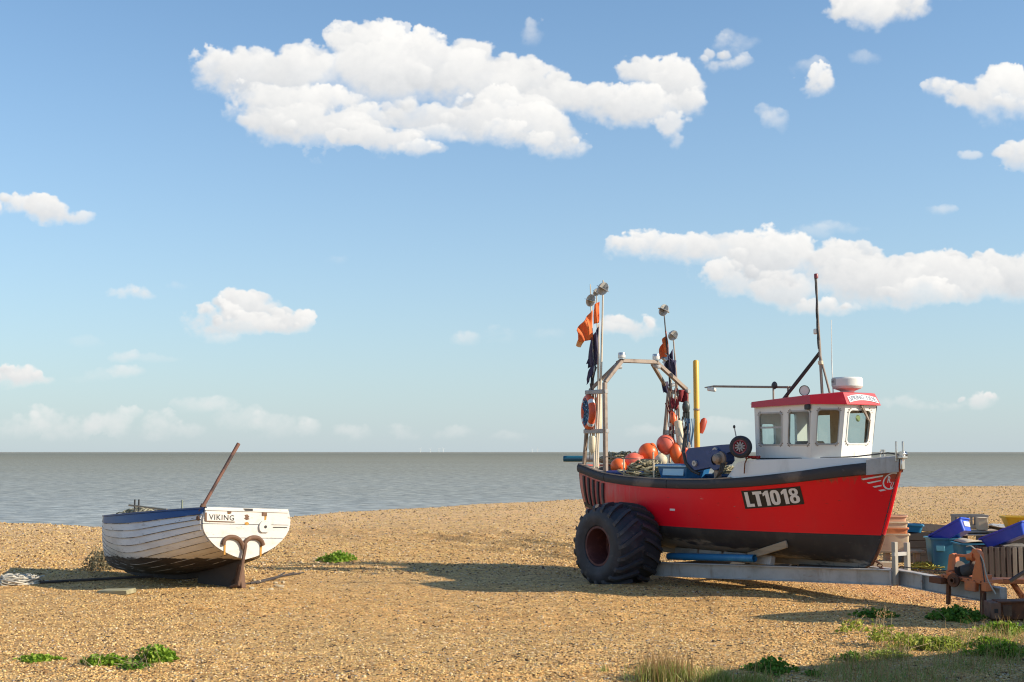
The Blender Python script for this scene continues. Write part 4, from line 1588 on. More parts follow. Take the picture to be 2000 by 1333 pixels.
WR, WW = .80, 1.02
tp = [(.36, -.40), (.40, -.47), (.52, -.50), (.64, -.50), (.71, -.46), (.745, -.38), (.765, -.2), (.77, 0), (.765, .2), (.745, .38), (.71, .46), (.64, .50), (.52, .50), (.40, .47), (.36, .40)]
tyre_me = MB().lathe(tp, 60).mesh('tyre', M_tyre, 30)


def tread_r(y):
    y = abs(y)
    return spline((0, .2, .38, .46, .5), (.77, .765, .745, .71, .64), min(y, .5))


lug = MB()
rows = []
for i in range(8):
    f = i / 7
    y = .03 + .455 * f
    ang = -R(-1.5 + 19 * f ** 1.25)
    wd = R(2.7 + .8 * f)
    r0, r1 = tread_r(y) - .015, tread_r(y) + (.072 - .012 * f)
    rows.append([(r0 * math.cos(ang - wd), r0 * math.sin(ang - wd), y), (r1 * math.cos(ang - wd * .8), r1 * math.sin(ang - wd * .8), y), (r1 * math.cos(ang + wd * .8), r1 * math.sin(ang + wd * .8), y), (r0 * math.cos(ang + wd), r0 * math.sin(ang + wd), y)])
lug.sheet(rows)
lug.add(rows[0], [(0, 1, 2, 3)]).add(rows[-1], [(0, 1, 2, 3)])
lug_me = lug.mesh('tread_lug', pmat('worn_lug_rubber', (.045, .042, .048), .6, layers=[((.12, .10, .085), 5, .5, .72, S1), ((.02, .02, .024), 4, .55, .75, S1)], bump=(30, .15, .01)), 30)
rim_me = MB().lathe([(.385, .40), (.40, .43), (.385, .455), (.345, .455), (.335, .40), (.315, .30), (.30, .05), (.14, .03), (.13, .10), (.001, .10)], 40).mesh('rim', M_rim, 35)
rim_in = MB().lathe([(.385, -.40), (.36, -.45), (.335, -.40), (.31, -.1), (.30, .045)], 40).mesh('rim_flange', M_rim, 35)
nut_me = MB().lathe([(.001, .03), (.022, .03), (.022, 0)], 6).mesh('wheel_nut', M_rust, 20)
for side in (1, -1):
    # wheel axis = z of the meshes, turned to point outboard
    T = Matrix.Translation(TL(AX, side * 1.72, .73)) @ Matrix.Rotation(R(90 * side), 4, 'X')
    wheel = link_mesh('wheel', MB().lathe([(.001, -.3), (.12, -.3), (.12, .02), (.001, .02)], 16).mesh('wheel', M_dark), trailer, T)
    wheel.matrix_local = T @ Matrix.Diagonal((1, 1, 1.10, 1))
    link_mesh('tyre', tyre_me, wheel)
    link_mesh('rim', rim_me, wheel)
    link_mesh('rim_flange', rim_in, wheel)
    for k in range(8):
        a = 2 * math.pi * k / 8
        link_mesh('wheel_nut', nut_me, wheel, Matrix.Translation((.215 * math.cos(a), .215 * math.sin(a), .045)))
    for k in range(19):
        for half in (1, -1):
            M = Matrix.Rotation(2 * math.pi * (k + (.5 if half < 0 else 0)) / 19, 4, 'Z')
            if half < 0:
                M = M @ Matrix.Diagonal((1, 1, -1, 1))
            link_mesh('tread_lug', lug_me, wheel, M)


def ibeam(path, h, w, t=.018, lip=.014):
    """I section along a path of (point, sideways) pairs"""
    sec = [(-w / 2, -h / 2), (w / 2, -h / 2), (w / 2, -h / 2 + lip), (t / 2, -h / 2 + lip), (t / 2, h / 2 - lip), (w / 2, h / 2 - lip), (w / 2, h / 2), (-w / 2, h / 2), (-w / 2, h / 2 - lip), (-t / 2, h / 2 - lip), (-t / 2, -h / 2 + lip), (-w / 2, -h / 2 + lip)]
    rows = [[p + s * x + Vector((0, 0, z)) for x, z in sec] for p, s in path]
    m = MB()
    m.sheet(rows, closed=True)
    m.add(rows[0], [tuple(range(12))])
    m.add(rows[-1], [tuple(range(12))])
    return m


for side in (1, -1):
    p0, p1, p2 = TL(1.2, side * 1.12, .275), TL(2.75, side * 1.12, .285), TL(7.38, side * .085, .435)
    n0 = Vector((0, 1, 0))
    d = (p2 - p1).normalized()
    n1 = Vector((-d.y, d.x, 0))
    ibeam([(p0, n0), (p1, (n0 + n1).normalized()), (lerp(p1, p2, .5), n1), (p2, n1)], .265, .15).build('side_beam', M_galv, trailer, 20)
    MB().box(TL(7.38, side * .17, .435), (.03, .12, .225)).build('end_stiffener', M_galv, trailer)
q0, q1 = TL(7.36, 0, .437), TL(9.34, -.02, .295)
ibeam([(q0, Vector((0, 1, 0))), (lerp(q0, q1, .25), Vector((0, 1, 0))), (q1, Vector((0, 1, 0)))], .262, .17).build('drawbar', M_galv, trailer, 20)
MB().box(lerp(q0, q1, .27) + Vector((0, -.05, 0)), (.022, .085, .232)).build('web_stiffener', M_galv, trailer)
MB().box(q1 + Vector((.012, 0, 0)), (.022, .172, .262), bev=.004).build('drawbar_plate', M_galv, trailer)
ax = MB()
ax.tube([TL(AX, 1.5, .73), TL(AX, -1.5, .73)], .09, 14)
ax.build('axle', M_dark, trailer)
for side in (1, -1):
    MB().box(TL(AX, side * 1.12, .52), (.34, .12, .36), bev=.02).build('axle_hanger', M_dark, trailer)
for a, b in ((2.9, 1.02), (4.4, .70), (5.8, .40)):
    MB().bar(TL(a, b, .36), TL(a, -b, .36), .10, .12).build('cross_member', M_dark, trailer)
# rails the boat rests on: pale slabs, a blue pipe roller and an old plank
for (a, ln, mt) in ((2.75, .62, M_grey), (3.42, .60, M_galv), (4.08, .58, M_grey), (4.72, .6, M_galv)):
    MB().box(TL(a, .55, .575), (ln, .12, .17), (R(-12), 0, 0), bev=.01).build('bunk_block', mt, trailer)
    MB().box(TL(a, -.55, .575), (ln, .12, .17), (R(12), 0, 0), bev=.01).build('bunk_block', mt, trailer)
pl0, pl1 = on_plane(1306, 1087, .80), on_plane(1474, 1091, .80)
hp = MB()
hp.tube([TL(pl0.x, .80, pl0.z), TL(pl1.x, .80, pl1.z)], .068, 16, cap=False)
hp.tube([TL(pl0.x, .80, pl0.z), TL(pl1.x - .001, .80, pl1.z)], .055, 16, cap=False)
hp.build('pipe_roller', pmat('bright_blue_pipe_plastic', (.03, .19, .40), .35, layers=[((.07, .28, .46), 3, .5, .8, S1)]), trailer)
k0, k1 = on_plane(1462, 1087, .72), on_plane(1537, 1063, .72)
MB().bar(TL(k0.x, .72, k0.z), TL(k1.x, .72, k1.z), .05, .13, bev=.01).build('bunk_plank', M_wood, trailer)
MB().box(TL(5.95, 0, .50), (1.5, .16, .06), (0, R(-2), 0), bev=.01).build('keel_rest', M_darkwood, trailer)
# two upright posts that stop the bow, with the chain and the winch wire
PZ = .32
for (px, tz, b) in ((1747, 1059, .15), (1771, 1060, -.16)):
    p = on_plane(px, tz, b)
    MB().box(TL(p.x, b, (p.z + PZ) / 2), (.075, .085, p.z - PZ), bev=.006).build('bow_post', pmat('weathered_post', (.40, .36, .295), .8, layers=[((.28, .24, .19), 5, .5, .75, SZ)], bump=(20, .15, .006)), trailer, 20)
p = on_plane(1760, 1082, 0)
MB().bar(TL(p.x, .2, p.z), TL(p.x, -.2, p.z), .05, .06).build('post_cross_bar', M_galv, trailer)
mb = MB()
c0, c1 = TL(6.95, .02, .66), TL(7.40, .10, .60)
for i in range(9):
    c = lerp(c0, c1, i / 8) + Vector((0, 0, -.12 * math.sin(math.pi * i / 8)))
    T = Matrix.Translation(c) @ Matrix.Rotation(R(90 * (i % 2)), 4, 'X') @ Matrix.Rotation(R(20), 4, 'Y')
    pts = [T @ Vector((.045 * math.cos(a), .028 * math.sin(a), 0)) for a in [2 * math.pi * j / 10 for j in range(10)]]
    mb.tube(pts, .011, 5, closed=True)
mb.build('chain', M_rust, trailer)
MB().tube([TL(7.42, .02, .62), TL(7.9, .0, .60), TL(8.55, 0, .62)], .009, 5).build('winch_wire', M_dark, trailer)

# rusty orange winch across the drawbar
WM = Matrix.Translation(TL(8.80, 0, .50)) @ Matrix.Rotation(R(3), 4, 'Y')


def W(x, y, z):
    return WM @ Vector((x, y, z))


wb = MB()
wb.box((0, 0, .03), (.80, .52, .06), bev=.008, M=WM)
wb.box((.17, -.24, -.05), (.20, .10, .16), bev=.008, M=WM)
wb.box((.42, -.20, -.03), (.10, .16, .14), bev=.008, M=WM)
winch = wb.build('winch', M_winch, trailer, 25)
nuts = MB()
for k in range(7):
    nuts.box((-.34 + .115 * k, -.265, .035), (.022, .014, .022), bev=.003, M=WM)
kind(nuts.build('bolt_heads', M_rust, winch), 'stuff')
for x in (-.34, .26):
    MB().box((x + .02, -.05, .09), (.05, .30, .07), bev=.006, M=WM).build('bracket', M_winch, winch)
MB().box((.05, .06, .26), (.07, .05, .28), (0, R(24), 0), bev=.006, M=WM).build('stay', M_rust, winch)
fr = MB()
prof = [(-.09, 0), (.09, 0), (.07, .22), (.04, .40), (-.015, .47), (-.08, .47), (-.11, .42), (-.06, .39), (-.02, .30), (-.07, .12)]
fr.prism(prof, -.06, .06, WM @ Matrix.Translation((.26, -.18, .06)) @ Matrix.Rotation(R(90), 4, 'X'))
fr.build('winch_frame', M_winch, winch, 25)
fr = MB()
fr.prism([(-.10, 0), (.06, 0), (.07, .10), (.05, .30), (-.01, .33), (-.07, .30), (-.09, .14)], -.05, .05, WM @ Matrix.Translation((-.34, .02, .06)) @ Matrix.Rotation(R(90), 4, 'X'))
fr.build('winch_frame', M_winch, winch, 25)
fr = MB()
fr.tube([W(-.36, .02, .36), W(-.02, -.06, .385), W(.10, -.10, .40)], .022, 8)
fr.build('tie_rod', M_winch, winch)
fr = MB()
fr.lathe([(.001, -.11), (.055, -.10), (.055, -.02), (.075, -.015), (.075, .03), (.05, .035), (.05, .10), (.001, .10)], 16, WM @ Matrix.Translation((.11, -.13, .395)) @ Matrix.Rotation(R(78), 4, 'Y'))
fr.build('winch_motor', M_winch, winch)
dm = WM @ Matrix.Translation((-.02, -.04, .17)) @ Matrix.Rotation(R(70), 4, 'Y')
fr = MB()
fr.lathe([(.06, -.16), (.17, -.155), (.175, -.14), (.06, -.13), (.07, .13), (.165, .14), (.17, .155), (.06, .16)], 26, dm)
fr.build('drum', pmat('greasy_drum_iron', (.06, .04, .03), .8), winch)
fr = MB()
for q in range(9):
    fr.lathe([(.085, -.012), (.10, 0), (.085, .012)], 20, dm @ Matrix.Translation((0, 0, -.10 + .024 * q)))
fr.build('wound_wire', pmat('dark_wire', (.13, .115, .10), .6), winch)
fr = MB()
fr.lathe([(.04, -.02), (.105, -.02), (.11, .0), (.105, .02), (.04, .02)], 24, WM @ Matrix.Translation((-.12, -.30, .0)) @ Matrix.Rotation(R(90), 4, 'X'))
fr.lathe([(.03, -.05), (.05, -.05), (.05, .05), (.03, .05)], 14, WM @ Matrix.Translation((-.12, -.30, .0)) @ Matrix.Rotation(R(90), 4, 'X'))
fr.build('gear_wheel', M_rust, winch)
fr = MB()
for q in range(4):
    fr.tube([W(-.30 + .05 * q, -.18 - .03 * q, .07), W(-.16 + .04 * q, -.26, .10 - .02 * q)], .035 - .004 * q, 8)
fr.build('clutch_lever', M_winch, winch)
MB().box((-.42, -.16, -.035), (.24, .42, .10), bev=.008, M=WM).build('mounting_plate', M_rust, winch)
for (x, z0, w) in ((-.31, -.42, .055), (.33, -.60, .085)):
    MB().box((x, -.165, (z0 + .02) / 2), (w, .06, .02 - z0), bev=.006, M=WM).build('clamp_leg', M_rust, winch)
MB().box((.33, -.165, -.62), (.22, .16, .03), bev=.006, M=WM).build('foot_plate', M_rust, winch)
for q, (mt, r) in enumerate(((M_paleRope, .010), (M_dark, .010))):
    pts = [W(.02 + .1 * q, -.18, .55 - .03 * q), W(.14 + .05 * q, -.20, .56 - .03 * q), W(.34 - .02 * q, -.22, .40), W(.46 - .06 * q, -.25, .10), W(.62 - .18 * q, -.26, -.12)]
    fine = []
    for i in range(21):
        f = i / 20 * 4
        fine.append(Vector([spline(range(5), [p[k] for p in pts], f) for k in range(3)]))
    MB().tube(fine, r, 6).build('hydraulic_hose', mt, winch)

# ------------------------------------------------------------------ things stowed aboard the red boat
def rope_heap(name, c, rx, ry, h, n, r, mat, label, cat, seed=1, group=None, flat=1.0):
    """a heap of loosely coiled rope"""
    rr = random.Random(seed)
    m = MB()
    for k in range(n):
        f = k / n
        z = h * f ** .8
        s = math.sqrt(max(.08, 1 - f * .9))
        cx, cy = c[0] + rr.uniform(-.28, .28) * rx, c[1] + rr.uniform(-.28, .28) * ry
        a0, p1, p2 = rr.uniform(0, 6.28), rr.uniform(0, 6.28), rr.uniform(0, 6.28)
        pts = []
        ex, ey = rr.uniform(.45, .95), rr.uniform(.45, .95)
        for i in range(15):
            a = a0 + 2 * math.pi * i / 14 * rr.uniform(.97, 1.03)
            w = 1 + .18 * math.sin(3 * a + p1)
            pts.append((cx + rx * s * ex * w * math.cos(a), cy + ry * s * ey * w * math.sin(a), c[2] + r + z + flat * .05 * math.sin(2 * a + p2) * (1 if k else 0)))
        m.tube(pts, r * rr.uniform(.8, 1.2), 5)
    o = m.build(name, mat)
    return tag(o, label, cat, group)


def float_ball(p, r, mat, label, group='round buoys heaped in the stern of the red boat', sc=(1, 1, 1), tilt=(0, 0, 0)):
    t = thing('buoy', label, 'buoy', p, tilt, group)
    MB().ball((0, 0, 0), r, 28, 18, sc).build('float', mat, t)
    MB().lathe([(.001, r * sc[2] * .9), (r * .30, r * sc[2] * .92), (r * .26, r * sc[2] * 1.06), (r * .12, r * sc[2] * 1.12), (.001, r * sc[2] * 1.12)], 14).build('lashing_eye', mat, t)
    return t


def on_b(x, y, b):
    q = on_plane(x, y, b)
    return BOAT_M @ q


def rad(px, p):
    return px * p.y / FPX


for (x, y, b, rp_, mat, lab, sc, tl) in (
        (1301, 868, -.45, 19, M_pinkred, 'big faded red buoy hanging highest, beside the mottled cream float', (1, 1, 1), (R(160), 0, 0)),
        (1266, 885, -.10, 19.5, M_orange, 'big bright orange buoy in the middle of the heap, below the hanging red one', (1, 1, 1), (R(20), R(30), 0)),
        (1237, 904, .35, 19, M_pinkred, 'dull pinkish red buoy behind the heap of pale rope', (1, 1, 1.05), (0, R(60), 0)),
        (1208, 911, .75, 15.5, M_orange, 'small orange buoy nearest the stern, in the dark blue tray', (1, 1, 1), (R(110), 0, R(20))),
        (1291, 899, -.05, 12.5, M_cream, 'small cream buoy in front of the hanging red one', (1, 1, .95), (0, 0, 0)),
        (1321, 886, -.55, 15, M_orange, 'tapered orange buoy hanging under the mottled cream float', (.85, .85, 1.45), (R(178), R(-10), 0)),
        (1344, 901, -.75, 19, pmat('vermilion_buoy_plastic', (.80, .085, .02), .4), 'vermilion buoy half hidden behind the end of the blue hauler', (1, 1, 1.25), (0, R(-14), 0))):
    p = on_b(x, y, b)
    float_ball(p, rad(rp_, p), mat, lab, sc=sc, tilt=tl)


def tray(name, c, size, yaw, mat, label, cat='tray', group=None, tilt=0.0, roll=0.0, wall=.012, lip=.03, taper=.86, handles=True):
    """open plastic box: floor, four sloping sides, outturned rim"""
    t = thing(name, label, cat, c, (roll, tilt, yaw), group)
    lx, ly, h = size[0] / 2, size[1] / 2, size[2]

    def loop(k, z, r=.06):
        out = []
        for (sx, sy) in ((1, 1), (-1, 1), (-1, -1), (1, -1)):
            cx, cy = sx * (lx * k - r), sy * (ly * k - r)
            for q in range(4):
                a = {(1, 1): 0, (-1, 1): 90, (-1, -1): 180, (1, -1): 270}[(sx, sy)] + 30 * q
                out.append((cx + r * math.cos(R(a)), cy + r * math.sin(R(a)), z))
        return out
    m = MB()
    rows = [loop(taper, 0), loop(1, h)]
    m.add(loop(taper, 0), [tuple(range(16))])
    m.sheet(rows, closed=True)
    m.sheet([loop(1 - wall / lx, h - .002), loop(taper - wall / lx, wall)], closed=True)
    m.add(loop(taper - wall / lx, wall), [tuple(range(16))])
    m.build('shell', mat, t, 30)
    m = MB()
    m.sheet([loop(1 - wall / lx, h), loop(1 - wall / lx, h + .012), loop(1 + lip / lx, h + .012), loop(1 + lip / lx, h - .022), loop(1.0, h - .022)], closed=True)
    m.build('rim', mat, t, 25)
    if handles:
        for s in (1, -1):
            MB().box((s * lx * (taper + 1) / 2 * 1.0, 0, h * .62), (.035, ly * .62, h * .30), (0, s * R(6), 0), bev=.01).build('handle', mat, t)
    return t


p = on_b(1243, 928, .78)
tray('fish_tray', (p.x, p.y, p.z - .13), (1.02, .70, .20), BOAT_YAW + R(4), pmat('deep_blue_tray_plastic', (.018, .06, .30), .4), 'dark blue tray under the rope heap and the small orange buoy', 'tray', 'blue trays stowed aboard the red boat')
p = on_b(1336, 920, .70)
t = tray('fish_tray', (p.x, p.y, p.z - .14), (.92, .66, .26), BOAT_YAW - R(2), M_blueplast, 'bright blue fish box with a pale rim beside the blue hauler', 'tray', 'blue trays stowed aboard the red boat')
MB().box((0, -.335, .235), (.95, .07, .03), bev=.008).build('pale_rim_edge', pmat('pale_blue_plastic', (.35, .58, .75), .4), t)
MB().box((.05, -.318, .12), (.62, .018, .14), (R(-10), 0, 0), bev=.005).build('pale_panel', pmat('pale_blue_plastic', (.35, .58, .75), .4), t)
p = on_b(1402, 927, .2)
tray('fish_tray', (p.x, p.y, p.z - .20), (.8, .6, .2), BOAT_YAW, pmat('slate_blue_tray_plastic', (.03, .09, .22), .5), 'slate blue box under the after end of the hauler arm, by the foredeck', 'tray', 'blue trays stowed aboard the red boat')
p = on_b(1262, 930, .85)
rope_heap('rope_heap', (p.x, p.y, p.z - .03), .46, .40, .30, 46, .016, M_net, 'heap of pale green and white rope in the dark blue tray', 'rope heap', 3)
p = on_b(1216, 897, -.2)
rope_heap('rope_heap', (p.x, p.y, p.z - .12), .50, .45, .22, 34, .017, M_net, 'brown coil of rope behind the round buoys, by the gallows', 'rope heap', 4)
p = on_b(1424, 920, .0)
rope_heap('rope_heap', (p.x, p.y, p.z - .12), .36, .36, .16, 22, .017, M_net, 'small pale coil of rope under the blue hauler', 'rope heap', 5)
# pipe that sticks out over the stern
a_, b_ = on_b(1101, 896.5, .55), on_b(1166, 896.5, .05)
pm = MB()
pm.tube([a_, b_], .068, 16, cap=False)
pm.tube([a_, b_], .055, 16, cap=False)
po = pm.build('plastic_pipe', M_pipe)
tag(po, 'dark blue plastic pipe that sticks out over the stern of the red boat', 'pipe')
d = (b_ - a_)
c_ = MB()
c_.tube([a_ + d * .62, b_ + d * .35], .071, 16)
c_.build('pale_sleeve', M_galv, po)
# yellow tube standing by the gallows
p0, p1 = on_b(1362, 905, -.95), on_b(1359, 704, -1.0)
yt = MB().tube([p0, lerp(p0, p1, .985), p1], [.062, .062, .045], 16).build('yellow_tube', M_yellow)
tag(yt, 'tall yellow tube lashed upright beside the gallows', 'tube')
q0 = lerp(p0, p1, .40)
MB().lathe([(.066, -.02), (.07, 0), (.066, .02)], 16, Matrix.Translation(q0 + Vector((0, 0, .26)))).build('lashing', M_gallows, yt)
# red dan float hung behind the yellow tube
p = on_b(1372, 832, -1.15)
rf_ = MB().lathe([(.001, -.17), (.06, -.16), (.075, -.05), (.07, .12), (.03, .17), (.001, .175)], 14, Matrix.Translation(p) @ Matrix.Rotation(R(18), 4, 'Y')).build('net_float', pmat('brick_red_float', (.42, .06, .03), .5))
tag(rf_, 'brick red float hanging behind the yellow tube', 'float')


def flag_mesh(corners, mat, name, parent, nu=12, nv=12, fold=.05, waves=2.2, seed=0, thick=.004):
    """cloth between four corners (hoist top, hoist bottom, fly bottom, fly top) hanging in folds"""
    a, b, c, d = [Vector(q) for q in corners]
    nrm = (d - a).cross(b - a).normalized()
    rr = random.Random(seed)
    ph = rr.uniform(0, 6)
    m = MB()
    rows = []
    for i in range(nu + 1):
        f = i / nu
        row = []
        for j in range(nv + 1):
            g = j / nv
            q = (a * (1 - g) + b * g) * (1 - f) + (d * (1 - g) + c * g) * f
            w = math.sin(waves * 2 * math.pi * (f * .9 + .25 * g) + ph) * fold * min(1, f * 3)
            w += .4 * fold * math.sin(11 * f + 7 * g + ph)
            ragged = Vector((0, 0, -.03 * rr.random() if i == nu else 0))
            row.append(q + nrm * w + ragged)
        rows.append(row)
    m.sheet(rows)
    return m.build(name, mat, parent, 180, thick=thick)


def reflector(c, r, parent, tilt):
    """radar reflector: three crossed discs"""
    for k, e in enumerate(((0, 0, 0), (R(90), 0, 0), (0, R(90), 0))):
        T = Matrix.Translation(c) @ Euler(tilt).to_matrix().to_4x4() @ Euler(e).to_matrix().to_4x4()
        MB().lathe([(.001, -.004), (r, -.004), (r, .004), (.001, .004)], 22, T).build('reflector_plate', M_reflector, parent, 20)


def dan_buoy(foot, head, r, label, mat=M_pole, refl=None, tilt=(.3, .5, .2), group='flag poles of the dan buoys lashed to the gallows', bend=.02):
    foot, head = Vector(foot), Vector(head)
    t = thing('flag_buoy', label, 'flag buoy', foot, (0, 0, 0), group)
    d = head - foot
    m = MB()
    m.tube([d * f + Vector((bend * math.sin(math.pi * f), 0, 0)) for f in (0, .2, .4, .6, .8, 1)], [r, r, r, r * .9, r * .75, r * .55], 8)
    m.build('pole', mat, t)
    if refl:
        reflector(d * refl[0], refl[1], t, tilt)
    return t


# after starboard cluster
f0, h0 = on_b(1166, 912, .95), on_b(1178, 548, .98)
t = dan_buoy(f0, h0, .026, 'tallest flag pole of the stern pair, with the biggest pale reflector ball', M_pole, (.955, .145), (.45, .25, .9))
f1, h1 = on_b(1160, 915, 1.02), on_b(1153, 556, 1.05)
t1 = dan_buoy(f1, h1, .022, 'flag pole at the stern with a big orange flag and a dark reflector', M_pole, (.912, .135), (.3, .1, .75))
o = t1.location
fl = flag_mesh([on_b(1157, 606, 1.05) - o, on_b(1158, 664, 1.04) - o, on_b(1133, 668, 1.3) - o, on_b(1125, 645, 1.4) - o], M_orflag, 'flag', t1, fold=.045, seed=3)
fl['label'] = 'large orange flag, sagging and folded'
flag_mesh([on_b(1133, 652, 1.25) - o, on_b(1143, 664, 1.15) - o, on_b(1134, 678, 1.2) - o, on_b(1125, 674, 1.3) - o], M_peach, 'flag_corner', t1, 8, 6, .025, 1.5, 5)
f2, h2 = on_b(1168, 915, .85), on_b(1165, 566, .85)
t2 = dan_buoy(f2, h2, .02, 'flag pole at the stern with a narrow orange flag and a small reflector', M_pole, (.985, .09), (.5, .2, .8))
o = t2.location
flag_mesh([on_b(1171, 590, .84) - o, on_b(1170, 631, .84) - o, on_b(1160, 633, .95) - o, on_b(1161, 594, .95) - o], M_orflag, 'flag', t2, 6, 10, .03, 1.2, 9)
f3, h3 = on_b(1163, 912, 1.1), on_b(1170, 634, .95)
t3 = dan_buoy(f3, h3, .02, 'flag pole at the stern with ragged navy flags and an orange scrap', M_pole)
o = t3.location
flag_mesh([on_b(1169, 638, .95) - o, on_b(1167, 712, .96) - o, on_b(1148, 720, 1.1) - o, on_b(1153, 664, 1.1) - o], M_navy, 'flag', t3, fold=.06, seed=12)
flag_mesh([on_b(1160, 700, 1.05) - o, on_b(1160, 728, 1.05) - o, on_b(1146, 752, 1.15) - o, on_b(1145, 738, 1.15) - o], M_navy, 'flag_end', t3, 8, 8, .04, 1.6, 13)
flag_mesh([on_b(1168, 688, .93) - o, on_b(1167, 708, .93) - o, on_b(1156, 706, 1.0) - o, on_b(1158, 690, 1.0) - o], M_orflag, 'orange_scrap', t3, 6, 6, .02, 1.0, 14)
# cream floats on the poles
for (x0, y0, y1, b, rr_, lab) in ((1157, 886, 852, 1.03, .082, 'long cream float on the stern pole under the cross plate'), (1170, 846, 776, .90, .068, 'tall cream float on the stern pole beside the lifebuoy')):
    p0, p1 = on_b(x0, y0, b), on_b(x0 + 1, y1, b)
    hh = (p1 - p0).length
    fo = MB().lathe([(.02, 0), (rr_ * .7, .03), (rr_, hh * .3), (rr_, hh * .9), (rr_ * .8, hh), (.02, hh)], 16, Matrix.Translation(p0)).build('pole_float', M_cream if y0 < 860 else pmat('pale_cream_float', (.72, .64, .46), .5))
    tag(fo, lab, 'float', 'cylinder floats on the flag poles')
# lifebuoy on the after leg
lc = on_b(1149, 805, 1.16)
LBM = Matrix.Translation(lc) @ Matrix.Rotation(BOAT_YAW, 4, 'Z') @ Matrix.Rotation(R(-22), 4, 'Z') @ Matrix.Rotation(R(-10), 4, 'Y') @ Matrix.Rotation(R(90), 4, 'X')
lb = thing('lifebuoy', 'orange lifebuoy with white bands hanging on the stern leg of the gallows', 'lifebuoy', (0, 0, 0))
lb.matrix_world = LBM
ringpts = lambda a0, a1, n: [(.30 * math.cos(R(a0 + (a1 - a0) * i / n)), .30 * math.sin(R(a0 + (a1 - a0) * i / n)), 0) for i in range(n + 1)]
MB().tube(ringpts(0, 360, 40)[:-1], .072, 14, closed=True).build('ring', pmat('lifebuoy_orange', (.72, .10, .022), .45, layers=[((.55, .07, .03), 4, .5, .75, S1)]), lb)
for k in range(4):
    MB().tube(ringpts(20 + 90 * k, 36 + 90 * k, 4), .0745, 14, cap=False).build('band', M_wlet, lb)
mb = MB()
rr = random.Random(8)
for k in range(9):
    pts = [(rr.uniform(-.10, .10) + .12 * math.sin(f * 3 + k), .28 - .62 * f, .03 + rr.uniform(-.03, .05)) for f in [i / 8 for i in range(9)]]
    mb.tube(pts, .014, 5)
mb.build('line_hank', M_bluerope, lb)

# forward port cluster
f4, h4 = on_b(1318, 905, -.80), on_b(1296, 602, -1.0)
t4 = dan_buoy(f4, h4, .022, 'flag pole at the port leg topped by a bright reflector ball', M_dark, (.985, .135), (.25, .3, .8))
o = t4.location
flag_mesh([on_b(1302, 646, -.98) - o, on_b(1307, 694, -.96) - o, on_b(1287, 704, -.9) - o, on_b(1290, 676, -.9) - o], M_orflag, 'flag', t4, fold=.04, seed=21)
f5, h5 = on_b(1330, 905, -.90), on_b(1314, 648, -1.05)
t5 = dan_buoy(f5, h5, .024, 'flag pole at the port leg with a navy flag and a tarnished reflector', M_gallows, (.97, .12), (.6, .3, .95))
o = t5.location
flag_mesh([on_b(1314, 682, -1.0) - o, on_b(1317, 745, -1.0) - o, on_b(1297, 714, -.9) - o, on_b(1303, 700, -.9) - o], M_navy, 'flag', t5, fold=.05, seed=23)
flag_mesh([on_b(1305, 745, -.95) - o, on_b(1307, 770, -.95) - o, on_b(1296, 766, -.85) - o, on_b(1291, 748, -.85) - o], M_navy, 'flag_end', t5, 8, 8, .035, 1.3, 24)
f6, h6 = on_b(1308, 905, -.70), on_b(1311, 742, -.85)
t6 = dan_buoy(f6, h6, .026, 'red and white striped pole at the port leg with a maroon cloth', M_pole)
d6 = Vector(h6) - Vector(f6)
for k in range(7):
    MB().tube([d6 * (.30 + .09 * k), d6 * (.345 + .09 * k)], .029, 8).build('red_stripe', M_maroon, t6)
o = t6.location
flag_mesh([on_b(1310, 776, -.8) - o, on_b(1311, 800, -.8) - o, on_b(1324, 798, -.8) - o, on_b(1322, 780, -.8) - o], M_maroon, 'cloth', t6, 8, 8, .04, 1.4, 31)
f7, h7 = on_b(1323, 905, -.74), on_b(1319, 745, -.9)
t7 = dan_buoy(f7, h7, .024, 'second striped pole at the port leg, behind the mottled cream float', M_pole)
d7 = Vector(h7) - Vector(f7)
for k in range(5):
    MB().tube([d7 * (.42 + .11 * k), d7 * (.47 + .11 * k)], .027, 8).build('red_stripe', M_maroon, t7)
p0, p1 = on_b(1332, 886, -.62), on_b(1324, 822, -.66)
dz = (p1 - p0)
fo = MB().tube([p0, p0 + dz * .04, p0 + dz * .96, p1], [.05, .078, .088, .05], 16).build('pole_float', M_cream)
tag(fo, 'mottled cream float tilted in front of the port leg', 'float', 'cylinder floats on the flag poles')
p0, p1 = on_b(1318, 832, -.75), on_b(1312, 802, -.78)
fo = MB().tube([p0, lerp(p0, p1, .3), lerp(p0, p1, .8), p1], [.015, .075, .06, .02], 14).build('pole_float', M_orange)
tag(fo, 'small pear shaped orange float on the striped pole', 'float', 'cylinder floats on the flag poles')
p = on_b(1340, 800, -1.0)
gl = MB()
gl.ball((0, 0, .05), .085, 12, 8, (1, .8, 1.6))
for k in range(4):
    gl.tube([(-.05 + .035 * k, 0, -.05), (-.06 + .04 * k, .01, -.22 - .03 * (k % 2))], [.026, .018], 6)
go = gl.build('rubber_glove', pmat('dark_green_rubber', (.045, .06, .06), .4))
go.location = p
tag(go, 'dark rubber glove stuck on the port leg of the gallows', 'glove')
p = on_b(1334, 776, -1.0)
bag = flag_mesh([(-.09, 0, .16), (-.09, 0, -.10), (.09, .02, -.12), (.09, .02, .15)], M_maroon, 'red_bag', None, 8, 8, .05, 1.2, 40, thick=.03)
bag.location = p
tag(bag, 'dark red bag hanging under the port corner of the gallows', 'bag')
bl_ = MB()
rr = random.Random(5)
